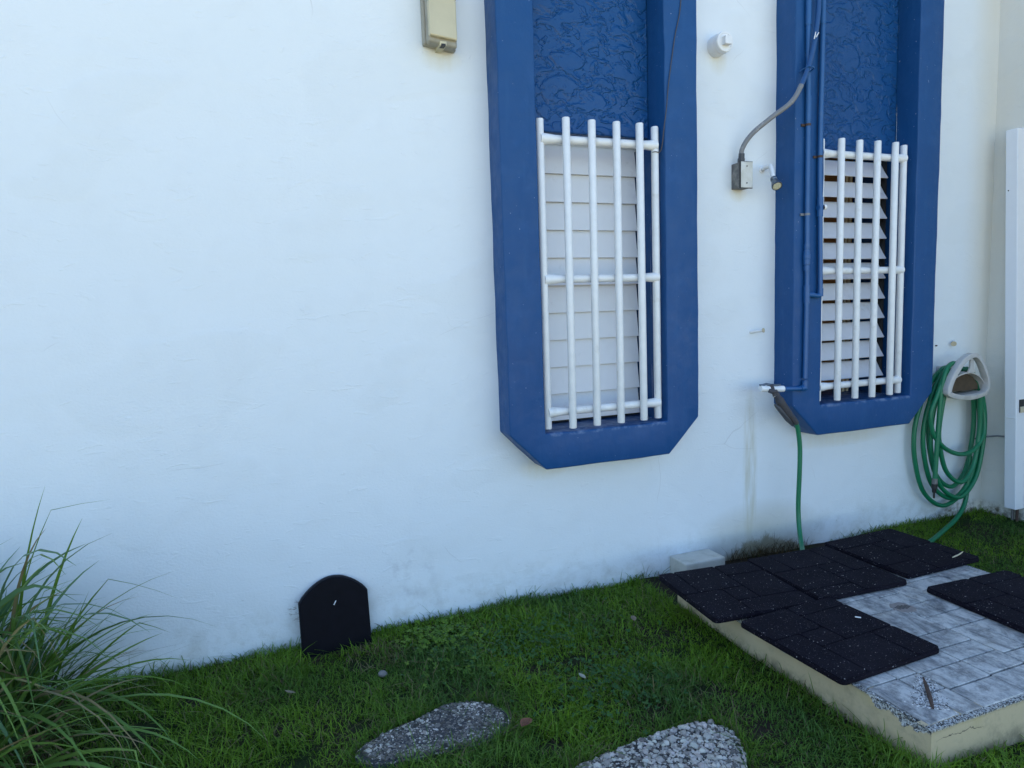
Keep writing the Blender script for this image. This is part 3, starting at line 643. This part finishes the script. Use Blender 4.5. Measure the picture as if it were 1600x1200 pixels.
for a, b, inw, ns, sd in (((SX0, SY1), (SX0, SY0), (1, 0, 0), 260, 21), ((SX0, SY0), (SX1, SY0), (0, 1, 0), 260, 33), ((SX1, SY0), (SX1, SY1), (-1, 0, 0), 200, 45), ((SX1, SY1), (SX0, SY1), (0, -1, 0), 60, 57)):
    v_, f_, c_ = side_grid((*a, 0), (*b, 0), inw, ns, sd); mb.add(v_, f_); chip += c_
body = mb.build('slab_body', SLAB, sb, fix=False)
at = body.data.attributes.new('chip', 'FLOAT', 'POINT'); at.data.foreach_set('value', chip)
MB().box((SX0+.03, SY0+.03, -1.5), (SX1-.03, SY1-.03, ZS-.004)).build('mortar_bed', MORTAR, sb)
bands = [(1.838, 1.980, [-1.635, -1.412, -1.30, -1.10, -.9, -.7, -.5, -.37]), (1.980, 2.074, [-1.64, -1.516, -1.413, -1.21, -1.11, -.9, -.8, -.6, -.5, -.37]),
         (2.074, 2.281, [-1.642, -1.527, -1.42, -1.33, -1.22, -1.02, -.92, -.72, -.52, -.37]), (2.281, 2.463, [-1.642, -1.52, -1.418, -1.331, -1.234, -1.03, -.9, -.7, -.5, -.37]),
         (2.463, 2.590, [-1.642, -1.445, -1.24, -1.136, -1.027, -.92, -.72, -.6, -.37]), (2.590, 2.690, [-1.642, -1.52, -1.43, -1.238, -1.133, -1.025, -.83, -.63, -.5, -.37]),
         (2.690, 2.922, [-1.642, -1.42, -1.32, -1.12, -.95, -.86, -.66, -.37]), (2.922, 3.136, [-1.642, -1.53, -1.33, -1.13, -1.02, -.9, -.7, -.5, -.37])]
rd = random.Random(3)
for xa, xb, ys in bands:
    for y0_, y1_ in zip(ys, ys[1:]):
        dz = rd.uniform(-.0012, .0012)
        if xa < 2.47 < xb+.06 and y0_ < -1.03 < y1_+.06 and False: continue
        g_ = .0030
        mb = MB(); mb.box((xa+g_, y0_+g_, ZS-.012), (xb-g_, y1_-g_, ZS+.0035+dz)); mb.build('tile', TILE, sb, bevel=.0022, seg=1)
# floor drain: a rusty square plate with slots, set in the tiles
dr = MB().prism([(2.425, -1.055), (2.445, -1.078), (2.495, -1.078), (2.512, -1.06), (2.512, -1.008), (2.495, -.99), (2.445, -.99), (2.425, -1.01)], ZS-.003, ZS+.0065, 'z').build('drain_plate', CAST, sb, bevel=.002)
for k in range(5):
    x = 2.441+.0135*k; h_ = .020-.004*abs(k-2)
    MB().box((x-.003, -1.034-h_, ZS+.0064), (x+.003, -1.034+h_, ZS+.0071), rotz(.35)).build('drain_slot', BLACK, dr)
MB().sweep([(2.062, -1.443, ZS+.003), (2.02, -1.487, ZS+.0055), (1.965, -1.543, ZS+.0055), (1.925, -1.583, ZS+.003)], [.003, .0065, .0075, .004], 8).build('rusted_rod', RUST, sb)
# loose grit of the broken corner
def pebbles(name, P, size, parent, tints, flat=.6, seed=1, mat=None):
    t_ = (1+5**.5)/2
    iv = np.array([(-1,t_,0),(1,t_,0),(-1,-t_,0),(1,-t_,0),(0,-1,t_),(0,1,t_),(0,-1,-t_),(0,1,-t_),(t_,0,-1),(t_,0,1),(-t_,0,-1),(-t_,0,1)])/math.hypot(1, t_)
    it = np.array([(0,11,5),(0,5,1),(0,1,7),(0,7,10),(0,10,11),(1,5,9),(5,11,4),(11,10,2),(10,7,6),(7,1,8),(3,9,4),(3,4,2),(3,2,6),(3,6,8),(3,8,9),(4,9,5),(2,4,11),(6,2,10),(8,6,7),(9,8,1)])
    rg = np.random.default_rng(seed); N = len(P); sz = np.asarray(size)[:, None, None]
    v_ = iv[None]*(1+rg.uniform(-.28, .28, (N, 12, 1)))*np.stack([rg.uniform(.7, 1.35, N), rg.uniform(.7, 1.2, N), np.full(N, flat)], 1)[:, None]*sz
    a = rg.uniform(0, 6.28, N); c, s = np.cos(a)[:, None], np.sin(a)[:, None]
    v_ = np.stack([v_[..., 0]*c-v_[..., 1]*s, v_[..., 0]*s+v_[..., 1]*c, v_[..., 2]], -1)+np.asarray(P)[:, None]
    tr_ = (it[None]+12*np.arange(N)[:, None, None]).reshape(-1, 3)
    me = np_mesh(name, v_.reshape(-1, 3), None, tr_, np.repeat(tints, 12, 0))
    o_ = link(name, me, mat or PEB, parent); o_['kind'] = 'stuff'; return o_
N = 900; tq = rng.random(N); sgn = rng.normal(0, 1, N)
dx, dy = -.137, -.140; ln = math.hypot(dx, dy)
gx_ = 2.062+dx*tq+sgn*.022*(-dy/ln)*(.4+tq); gy_ = -1.443+dy*tq+sgn*.022*(dx/ln)*(.4+tq)
ok = (gx_ > SX0+.012) & (gy_ > SY0+.012); gx_, gy_ = gx_[ok], gy_[ok]
pebbles('grit', np.stack([gx_, gy_, np.full(len(gx_), ZS+.0035)], 1), rng.uniform(.0012, .0034, len(gx_)), sb, np.repeat(rng.choice([.08, .2, .45, .7, .8], len(gx_))[:, None], 3, 1)*np.array([1, .97, .93]), seed=5)
N = 2400; e = rng.random(N) < .5; u = rng.random(N); k = rng.exponential(.008, N)
gx_ = np.where(e, SX0+.004+k, SX0+u*(SX1-SX0)); gy_ = np.where(e, SY0+u*(SY1-SY0), SY0+.004+k)
dn = np.where(e, vnoise(SY1-gy_, gy_*0, 9, 21), vnoise(gx_-SX0, gx_*0, 9, 33)); ok = dn > .38; gx_, gy_ = gx_[ok], gy_[ok]
pebbles('grit', np.stack([gx_, gy_, np.full(len(gx_), ZS-.001)+rng.uniform(-.002, .002, len(gx_))], 1), rng.uniform(.0012, .0036, len(gx_)), sb, np.repeat(rng.choice([.04, .08, .2, .45, .62], len(gx_))[:, None], 3, 1)*np.array([1, .98, .94]), seed=6)

# ------------------------------------------------------------------ rubber mats
def rrect(x0_, y0_, x1_, y1_, r_, k=4):
    out_ = []
    for cx, cy, a0 in ((x1_-r_, y1_-r_, 0), (x0_+r_, y1_-r_, 90), (x0_+r_, y0_+r_, 180), (x1_-r_, y0_+r_, 270)):
        for j in range(k+1):
            a = R(a0+90*j/k); out_.append((cx+r_*math.cos(a), cy+r_*math.sin(a)))
    return out_
MATS = 0.497; T0 = .0
mproto = thing('rubber_mat', 'x', 'mat', (0, 0, 0), 'speckled black rubber mats on the slab')
hs_ = MATS/2
MB().prism(rrect(-hs_, -hs_, hs_, hs_, .022), 0, .017, 'z').build('mat_base', RUBBER, mproto, bevel=.004)
UV = [(0, 0, .5, .38), (.5, 0, 1, .17), (.5, .17, 1, .6), (0, .38, .25, 1), (.25, .38, .5, .6), (.25, .6, .75, 1), (.75, .6, 1, 1)]
for u0, v0, u1, v1 in UV:
    g_ = .0021
    xa = -hs_+u0*MATS+(g_ if u0 > 0 else .003); xb = -hs_+u1*MATS-(g_ if u1 < 1 else .003)
    ya = hs_-v1*MATS+(g_ if v1 < 1 else .003); yb = hs_-v0*MATS-(g_ if v0 > 0 else .003)
    corner = (u0 == 0 or u1 == 1) and (v0 == 0 or v1 == 1)
    MB().prism(rrect(xa, ya, xb, yb, .018 if corner else .006), .0165, .0232, 'z').build('paver_block', RUBBER, mproto, bevel=.0024)
def place_mat(root, x, y, z, rz, tilt, label):
    root.location = (x, y, z+H); root.rotation_euler = (*tilt, R(rz)); root['label'] = label
def copy_thing(root):
    c_ = root.copy(); C.objects.link(c_)
    for chd in root.children:
        d = chd.copy(); C.objects.link(d); d.parent = c_
    return c_
ZM = ZS+.005
spots = [(2.008, -1.120, ZM, 2.5, (0, 0), 'black speckled rubber mat at the broken front corner, in front of the drain'),
         (1.945, -.610, ZM+.001, -5.5, (.000, .0), 'black speckled rubber mat overhanging the slab edge in front of the plaster block'),
         (2.452, -.628, ZM+.002, -2.5, (0, -.004), 'black speckled rubber mat under the end of the short hose'),
         (2.985, -.592, ZM+.001, 1.0, (.0, .0), 'black speckled rubber mat nearest the coiled hose with a twig on it'),
         (2.925, -1.222, ZM, -2.5, (0, 0), 'black speckled rubber mat lying alone on the right side of the drain')]
for i, (x, y, z, rz, tl_, lab) in enumerate(spots):
    mroot = mproto if i == 0 else copy_thing(mproto)
    place_mat(mroot, x, y, z, rz + (0, 90, 180, 270, 0)[i], tl_, lab)
tag(MB().sweep(spline([(3.10, -.79, ZS+.034), (3.16, -.778, ZS+.034), (3.215, -.760, ZS+.034)], 4), [.002, .003, .0035, .0035, .003, .0035, .003, .003, .0015], 6).build('twig', CREAM), 'pale dry twig lying along the edge of the mat nearest the coiled hose', 'twig')
tag(MB().box((2.180, -1.077, ZM+.027), (2.187, -1.055, ZM+.030), rotz(.75)).build('paint_flake', PVC, bevel=.001), 'small white paint flake on the front mat', 'flake')

# ------------------------------------------------------------------ stepping stones
def stone(poly, zt, label, psz, N, seed, dark):
    P = closed_spline(poly, 5); cx = sum(p[0] for p in P)/len(P); cy = sum(p[1] for p in P)/len(P)
    t = thing('stepping_stone', label, 'stepping stone', (cx, cy, SOIL), 'stepping stones in the grass')
    vv_, ff_ = [], []; rings = [(1.0, SOIL-.03), (1.0, zt-.02), (.985, zt-.008), (.95, zt-.001), (.85, zt+.002), (.6, zt+.003), (.3, zt+.004)]; n_ = len(P)
    for k_, z in rings: vv_ += [(cx+(x-cx)*k_, cy+(y-cy)*k_, z) for x, y in P]
    for r_ in range(len(rings)-1): ff_ += [(r_*n_+i, r_*n_+(i+1) % n_, (r_+1)*n_+(i+1) % n_, (r_+1)*n_+i) for i in range(n_)]
    ff_.append(tuple((len(rings)-1)*n_+i for i in range(n_)))
    MB().add(vv_, ff_, True).build('stone_body', mat_simple('aggregate_cement', (.045, .045, .05) if dark else (.035, .033, .032), .9, var=.5, sc=60, bump=.6), t)
    rg = np.random.default_rng(seed); xs_ = [p[0] for p in P]; ys_ = [p[1] for p in P]
    x = rg.uniform(min(xs_), max(xs_), N*3); y = rg.uniform(min(ys_), max(ys_), N*3)
    big = [(cx+(a-cx)*.98, cy+(b-cy)*.98) for a, b in P]
    ok_ = inpoly(x, y, big); x, y = x[ok_][:N], y[ok_][:N]; n_ = len(x)
    core = inpoly(x, y, [(cx+(a-cx)*.9, cy+(b-cy)*.9) for a, b in P])
    s = psz*rg.lognormal(0, .38, n_)
    pa = vnoise(x, y, 9, seed)                       # lichen-dark and bleached patches
    if dark: g_ = np.where(rg.random(n_) < .10+.22*(pa > .64), rg.uniform(.26, .55, n_), rg.uniform(.03, .20, n_))
    else: g_ = np.where(rg.random(n_) < .72, rg.uniform(.26, .52, n_), rg.uniform(.06, .22, n_))
    tint = g_[:, None]*np.array([1.0, .91, .79])*(1.15 if dark else 1.18)*(1+rg.uniform(-.04, .04, (n_, 3)))
    z = np.where(core, zt+.002, zt-.004)+rg.uniform(-.0015, .001, n_)
    pebbles('pebbles', np.stack([x, y, z], 1), s, t, tint, .55 if dark else .8, seed+1)
    return P
ST1 = stone([(.228, -.866), (.334, -.802), (.46, -.765), (.581, -.722), (.68, -.752), (.735, -.80), (.761, -.893), (.69, -.985), (.487, -.985), (.305, -.962), (.24, -.925)], -1.411, 'dark grey pebbled stepping stone under the clover patch', .0033, 9500, 11, True)
ST2 = stone([(.84, -1.235), (.97, -1.205), (1.10, -1.186), (1.22, -1.178), (1.335, -1.182), (1.40, -1.245), (1.375, -1.37), (1.29, -1.46), (1.12, -1.50), (.95, -1.45), (.85, -1.36)], -1.409, 'pale pebbled stepping stone nearest the broken corner of the slab', .0052, 3500, 15, False)

# ------------------------------------------------------------------ lawn
def lawn(name, x, y, hgt, wid, base_tint, lean, seed, zoff=0.):
    rg = np.random.default_rng(seed); N = len(x); a = rg.uniform(0, 2*np.pi, N)
    L = hgt; le = lean*rg.lognormal(0, .5, N); d = np.stack([np.cos(a), np.sin(a)], 1)
    side = np.stack([-d[:, 1], d[:, 0]], 1); z0 = ground_z(x, y)-.004+zoff
    tw = rg.uniform(-.7, .7, N); side = side*np.cos(tw)[:, None]+d*np.sin(tw)[:, None]
    lv = []; tn = []
    for t, wf in ((0, .75), (.4, 1.), (.75, .75), (1, 0)):
        off = (le*L*t**1.8)[:, None]*d; z = z0 + L*(t - .32*np.minimum(le, 1.6)*t*t)
        c = np.stack([x+off[:, 0], y+off[:, 1], z], 1)
        if wf:
            h = np.concatenate([side*(wid*wf*.5)[:, None], np.zeros((N, 1))], 1); lv += [c-h, c+h]
            tn += [base_tint, base_tint]
        else: lv.append(c); tn.append(base_tint)
    V_ = np.stack(lv, 1).reshape(-1, 3); T_ = np.stack(tn, 1).reshape(-1, 3); b = 7*np.arange(N)[:, None]
    q = np.concatenate([b+np.array([0, 1, 3, 2]), b+np.array([2, 3, 5, 4])]); tr_ = b+np.array([4, 5, 6])
    me = np_mesh(name, V_, q, tr_, T_); return me
def scatter(x0_, x1_, y0_, y1_, dens, seed):
    rg = np.random.default_rng(seed); n_ = int((x1_-x0_)*(y1_-y0_)*dens)
    return rg.uniform(x0_, x1_, n_), rg.uniform(y0_, y1_, n_)
big1 = [(.492+(a-.492)*.955, -.87+(b+.87)*.94) for a, b in ST1]; big2 = [(1.13+(a-1.13)*.965, -1.32+(b+1.32)*.955) for a, b in ST2]
bare = [(.039, -.853, .07), (.827, -1.082, .075), (.60, -1.16, .05), (1.493, -1.02, .07), (.43, -.605, .06), (.34, -.27, .075), (.66, -1.148, .06), (1.506, -1.293, .07), (1.25, -1.05, .06), (.02, -.58, .05), (-.2, -.75, .06), (-.45, -.42, .1), (.92, -.88, .05),
        (4.15, -.12, .09), (-.12, -.98, .06), (.30, -1.03, .07), (.95, -.62, .05), (1.62, -1.62, .06), (1.15, -.62, .05), (-.30, -.28, .06), (1.55, -.75, .06), (1.0, -.35, .05), (.18, -.16, .05), (1.35, -.85, .05), (.27, -.70, .05)]
def keep(x, y):
    k = ~((x > SX0-.006) & (x < SX1+.006) & (y > SY0-.006) & (y < SY1+.35))
    k &= ~inpoly(x, y, big1) & ~inpoly(x, y, big2); k &= ~((x > .11) & (x < .418) & (y > -.125))
    k &= ~((x > 2.0) & (x < 2.3) & (y > -.16)); k &= y < -.004; k &= x < 4.445
    pr = np.ones(len(x))
    for bx, by, br_ in bare: pr *= 1-.96*np.exp(-(((x-bx)/br_)**2+((y-by)/(br_*.8))**2)**1.5)
    pr *= np.clip(.55+1.1*(vnoise(x, y, 5, 9)-.15), .3, 1)
    return k & (np.random.default_rng(5).random(len(x)) < pr)
parts = [scatter(-1.3, 1.83, -1.75, 0, 24000, 1), scatter(1.4, 3.2, -2.1, -1.65, 17000, 2), scatter(3.14, 4.45, -1.3, 0, 15000, 3), scatter(-2.6, 3.4, -3.0, -1.75, 5000, 4), scatter(-2.8, -1.3, -1.75, 0, 5000, 6)]
x = np.concatenate([p[0] for p in parts]); y = np.concatenate([p[1] for p in parts])
k = keep(x, y); x, y = x[k], y[k]; N = len(x)
nz = vnoise(x, y, 4.5, 12); nz2 = vnoise(x, y, 13, 13)
hgt = .030*(.45+1.1*nz)*rng.lognormal(0, .36, N); tall = rng.random(N) < .02; hgt[tall] *= 1.7
hgt *= np.where(y > -.07, 1.35, 1)*np.where((x < SX0) & (x > SX0-.05), 1.3, 1)*np.where(x > 3.1, .75, 1)
wid = rng.uniform(.0020, .0040, N)
ga = np.array([.095, .195, .009]); gb = np.array([.165, .295, .016]); gc = np.array([.060, .135, .022]); gd = np.array([.21, .17, .08])
f = np.clip(nz2*1.2-.1+rng.normal(0, .22, N), 0, 1)[:, None]
tint = ga*(1-f)+gb*f
f = np.clip((vnoise(x, y, 3, 14)-.5)*2.4, 0, .85)[:, None]; tint = tint*(1-f)+gc*f
dry = rng.random(N) < .04+.16*np.clip(vnoise(x, y, 6, 15)-.55, 0, 1)*2; dry |= (np.hypot(x-.40, y+.23) < .13) & (rng.random(N) < .4)
tint[dry] = gd*rng.uniform(.5, 1.1, (dry.sum(), 1))
lawn_o = link('lawn', lawn('lawn', x, y, hgt, wid, tint.astype(np.float32), .75, 21), GRASS)
tag(lawn_o, None, None, kind='stuff')
# taller wisps against the wall and the slab
xs_ = np.concatenate([rng.uniform(-.6, 1.98, 900), rng.uniform(3.2, 4.43, 420), rng.uniform(2.3, 2.6, 40), np.full(260, SX0)-rng.exponential(.02, 260)])
ys_ = np.concatenate([-rng.exponential(.018, 900)-.006, -rng.exponential(.03, 420)-.006, -rng.exponential(.02, 40)-.006, rng.uniform(-1.66, -.4, 260)])
for P_, cx_, cy_ in ((ST1, .492, -.87), (ST2, 1.13, -1.32)):
    k_ = rng.integers(0, len(P_), 1500); tt = rng.random(1500)[:, None]; A_ = np.array(P_); q_ = A_[k_]*(1-tt)+A_[(k_+1) % len(P_)]*tt
    q_ = np.array([cx_, cy_])+(q_-np.array([cx_, cy_]))*(1.0+rng.exponential(.03, 1500)-.012)[:, None]
    xs_ = np.concatenate([xs_, q_[:, 0]]); ys_ = np.concatenate([ys_, q_[:, 1]])
clump = vnoise(xs_, ys_, 7, 31); ok = (rng.random(len(xs_)) < np.clip(clump*2-.5, .05, 1)) & ~((xs_ > .11) & (xs_ < .418) & (ys_ > -.104)); xs_, ys_ = xs_[ok], ys_[ok]
tn = (ga*.8)[None]*rng.uniform(.6, 1.3, (len(xs_), 1)); dq = rng.random(len(xs_)) < .2; tn[dq] = gd*.6
tag(link('edge_grass', lawn('edge_grass', xs_, ys_, .05*rng.lognormal(0, .38, len(xs_)), rng.uniform(.0015, .003, len(xs_)), tn, .7, 22), GRASS), None, None, kind='stuff')
xb = rng.normal(2.66, .13, 260); yb = -.008-rng.exponential(.02, 260); tb = np.array([.085, .055, .02])[None]*rng.uniform(.4, 1.3, (260, 1))
tag(link('dead_grass', lawn('dead_grass', xb, yb, .085*rng.lognormal(0, .3, 260), rng.uniform(.0015, .003, 260), tb, .8, 23), DRY), None, None, kind='stuff')
# clover and other broad-leaved ground cover
def clover(name, cx, cy, rx, ry, N, tints, size, seed):
    rg = np.random.default_rng(seed); x = cx+rg.normal(0, rx, N); y = cy+rg.normal(0, ry, N); ok_ = (y < -.02) & ~inpoly(x, y, big1) & ~inpoly(x, y, big2); x, y = x[ok_], y[ok_]
    V_, F_, T_ = [], [], []
    for px, py in zip(x, y):
        z = SOIL+rg.uniform(.022, .05); tc = tints[0]+(tints[1]-tints[0])*rg.random(); a0 = rg.uniform(0, 6.28); nrm = Vector((rg.normal(0, .3), rg.normal(0, .3)-.2, 1)).normalized()
        u = nrm.orthogonal().normalized(); w_ = nrm.cross(u)
        for l in range(3):
            a = a0+l*2.094; s = size*rg.uniform(.7, 1.25); b = len(V_); dcen = u*math.cos(a)+w_*math.sin(a); per = u*-math.sin(a)+w_*math.cos(a); o_ = Vector((px, py, z))
            ring_ = [(0, 0), (.45, .42), (.85, .5), (1.05, .22), (.97, 0), (1.05, -.22), (.85, -.5), (.45, -.42)]
            for q0, q1 in ring_: V_.append(o_+dcen*q0*s+per*q1*s+nrm*(.12*s*abs(q1)))
            F_.append((b, b+1, b+2, b+4)); F_.append((b+2, b+3, b+4, b+4)); F_.append((b, b+4, b+6, b+7)); F_.append((b+4, b+5, b+6, b+6)); T_ += [tc]*8
    F_ = [tuple(dict.fromkeys(f_)) for f_ in F_]
    me = np_mesh(name, np.array(V_), np.array([f_ for f_ in F_ if len(f_) == 4]), np.array([f_ for f_ in F_ if len(f_) == 3]), np.array(T_))
    return tag(link(name, me, LEAF), None, None, kind='stuff')
clover('clover', .70, -.22, .085, .065, 210, (np.array([.07, .155, .012]), np.array([.16, .27, .025])), .0105, 41)
clover('clover', .70, -.40, .12, .10, 90, (np.array([.06, .14, .012]), np.array([.13, .22, .022])), .0095, 42)
clover('ground_cover', 1.02, -.40, .20, .12, 420, (np.array([.030, .095, .022]), np.array([.055, .14, .034])), .0085, 43)
clover('ground_cover', 1.17, -.86, .13, .12, 260, (np.array([.030, .095, .022]), np.array([.055, .14, .034])), .0085, 44)

# ------------------------------------------------------------------ fallen leaves and litter
def fallen(name, x, y, L, Wd, rz, tint, label, cat, z=.045, curl=.25):
    V_, F_ = [], []; n_ = 6
    for i in range(n_+1):
        t = i/n_; w_ = Wd*math.sin(math.pi*min(.97, t*.95+.03))**.8; zc = curl*L*(t-.5)**2*2
        for s_ in (-1, 0, 1): V_.append(Vector(((t-.5)*L, s_*w_*.5, zc+(0 if s_ == 0 else .35*w_))))
    for i in range(n_):
        for j in range(2): F_.append((i*3+j, i*3+j+1, i*3+j+4, i*3+j+3))
    V_ = [rotz(rz) @ v_ + Vector((x, y, SOIL+z)) for v_ in V_]
    return tag(link(name, np_mesh(name, np.array([tuple(v_) for v_ in V_]), np.array(F_), None, np.tile(tint, (len(V_), 1))), DRY), label, cat)
fallen('fallen_leaf', 1.511, -.473, .05, .026, 1.2, (.25, .19, .13), 'curled tan leaf on the lawn near the wall side of the slab', 'leaf')
fallen('fallen_leaf', 1.086, -.804, .042, .018, 1.7, (.36, .35, .27), 'pale dry leaf in the middle of the lawn', 'leaf')
fallen('fallen_leaf', .782, -.984, .055, .040, .6, (.20, .085, .05), 'red-brown leaf beside the dark stepping stone', 'leaf', .04)
fallen('fallen_leaf', .05, -.44, .05, .014, 2.4, (.22, .19, .13), 'thin pale leaf sliver on the grass left of the dark stepping stone', 'leaf', .04)
MBp = MB(); MBp.lathe((.399, -.411, SOIL+.010), (.2, .1, 1), [(0, .001), (0, .017), (.010, .021), (.019, .012), (.022, .001)], 7)
tag(MBp.build('pebble', PEBM, bevel=.003), 'grey round pebble on the thin grass near the arched panel', 'pebble')
fallen('paper_scrap', 3.35, -.47, .06, .045, .5, (.55, .58, .56), 'crumpled white scrap on the grass behind the mats', 'scrap', .04, .8)

# ------------------------------------------------------------------ clump of lemongrass
pl = thing('ornamental_grass', 'tall clump of arching green grass leaves against the wall', 'grass clump', (-1.0, -.46, SOIL))
rl = random.Random(19)
def blade(base, az, elev, L, Wd, droop, kink, tint, twist, tw0=None, raw=False):
    tw0 = rl.uniform(-1.15, 1.15) if tw0 is None else tw0
    n_ = 11; p = Vector(base); el = elev; V_, F_, T_ = [], [], []; st = L/n_; tc = np.array(tint); zfloor = SOIL+.012
    for i in range(n_+1):
        t = i/n_; d = Vector((math.cos(az)*math.cos(el), math.sin(az)*math.cos(el), math.sin(el)))
        side = Vector((-math.sin(az), math.cos(az), 0)); nn = side.cross(d).normalized(); tw = tw0+twist*t; side = side*math.cos(tw)+nn*math.sin(tw); nn = side.cross(d)
        w_ = Wd*(min(1, .45+t*2.2) if t < .25 else max(0.02, (1-(t-.25)/.75)**.75))
        for s_ in (-1, 0, 1): V_.append(tuple(p+side*(s_*w_*.5)+nn*(-.18*w_*(1-abs(s_))))); T_.append(tc*(.75+.35*t)*(1.18 if s_ == 0 else 1))
        if i < n_:
            p = p+d*st
            if p.y > -.012: p.y = -.012
            if p.z < zfloor: p.z = zfloor
            el -= droop*st*(.35+1.5*t)*2.1
            if kink and abs(t-kink) < .5/n_: el -= rl.uniform(.9, 1.7)
            el = max(el, -1.45)
    for i in range(n_):
        for j in range(2): F_.append((i*3+j, i*3+j+1, i*3+j+4, i*3+j+3))
    if raw: return V_, F_, T_
    return np_mesh('leaf', np.array(V_), np.array(F_), None, np.array(T_), True)
hero = [((-.90, -.26), .25, 1.44, 1.00, .012, .25, .72), ((-.87, -.24), .05, 1.48, .90, .018, .15, .0), ((-.84, -.22), .1, 1.38, .78, .022, .2, 0), ((-.86, -.28), -.1, 1.14, .88, .015, .35, .62), ((-.93, -.30), .1, 1.02, .82, .014, .55, 0),
        ((-.80, -.24), .05, 1.22, .52, .018, .1, 0), ((-.80, -.26), -.1, .94, .62, .015, .5, .7), ((-.84, -.3), -.3, .78, .68, .014, .75, 0), ((-.94, -.3), -.2, .68, .74, .015, .9, 0)]
nleaf = 0
for (bx, by), az, el, L, Wd, dr_, kk in hero:
    link('leaf', blade((bx, by, SOIL), az, el, L, Wd, dr_, kk, (.105, .20, .024), rl.uniform(-.4, .4), rl.choice([-.9, .9, .6])), LEAF, pl); nleaf += 1
while nleaf < 297:
    q = rl.random(); a_ = rl.uniform(0, 6.283); rr = .27*math.sqrt(rl.random())
    bx, by = -1.08+rr*math.cos(a_), min(-.05, -.42+rr*1.3*math.sin(a_)); az = a_+rl.gauss(0, .8)
    if q < .78: az = rl.gauss(-.75, .75)             # most of what shows leans out over the lawn
    low = rl.random() < .33
    el = rl.uniform(.5, 1.0) if low else rl.uniform(1.15, 1.54)
    L = rl.uniform(.45, .80) if low else rl.uniform(.72, 1.22); L *= .60 if az > -.3 else (.85 if az > -.75 else 1)
    g_ = rl.random(); tint = np.array([.095, .18, .036])*(1-g_)+np.array([.18, .29, .06])*g_
    if rl.random() < .05: tint = np.array([.30, .25, .12])
    elif rl.random() < .35: tint = np.array([.095, .185, .080])
    link('leaf', blade((bx, by, SOIL), az, el, L, rl.uniform(.014, .028), (rl.uniform(.6, 1.25) if low else rl.uniform(.3, .9)), rl.choice([0, 0, 0, .55, .7]), tint, rl.uniform(-.9, .9)), LEAF, pl); nleaf += 1
V_, F_, T_ = [], [], []                              # the shorter inner leaves, too many and too hidden to pick apart
for k in range(760):
    a_ = rl.uniform(0, 6.283); rr = .30*math.sqrt(rl.random()); bx, by = -1.07+rr*math.cos(a_), min(-.05, -.44+rr*1.35*math.sin(a_))
    az = rl.gauss(-.8, 1.1); g_ = rl.random(); tint = np.array([.075, .155, .030])*(1-g_)+np.array([.14, .25, .055])*g_
    if rl.random() < .1: tint = np.array([.22, .18, .09])
    v_, f_, t_ = blade((bx, by, SOIL), az, rl.uniform(.5, 1.5), rl.uniform(.45, 1.08)*(.6 if az > -.4 else 1), rl.uniform(.011, .021), rl.uniform(.4, 1.3), 0, tint, rl.uniform(-.8, .8), None, True)
    o_ = len(V_); V_ += v_; F_ += [tuple(i+o_ for i in q_) for q_ in f_]; T_ += t_
o = link('inner_leaves', np_mesh('inner_leaves', np.array(V_), np.array(F_), None, np.array(T_), True), LEAF, pl); o['kind'] = 'stuff'
# dead thatch at the heart of the clump
N = 900; a = rng.uniform(0, 6.28, N); rr = .36*np.sqrt(rng.random(N)); x = -1.0+rr*np.cos(a); y = np.minimum(-.03, -.48+rr*1.25*np.sin(a))
tn = np.array([.10, .085, .045])[None]*rng.uniform(.35, 1.2, (N, 1))
o = link('dead_thatch', lawn('dead_thatch', x, y, rng.uniform(.08, .34, N), rng.uniform(.002, .005, N), tn, .8, 77), DRY, pl); o['kind'] = 'stuff'
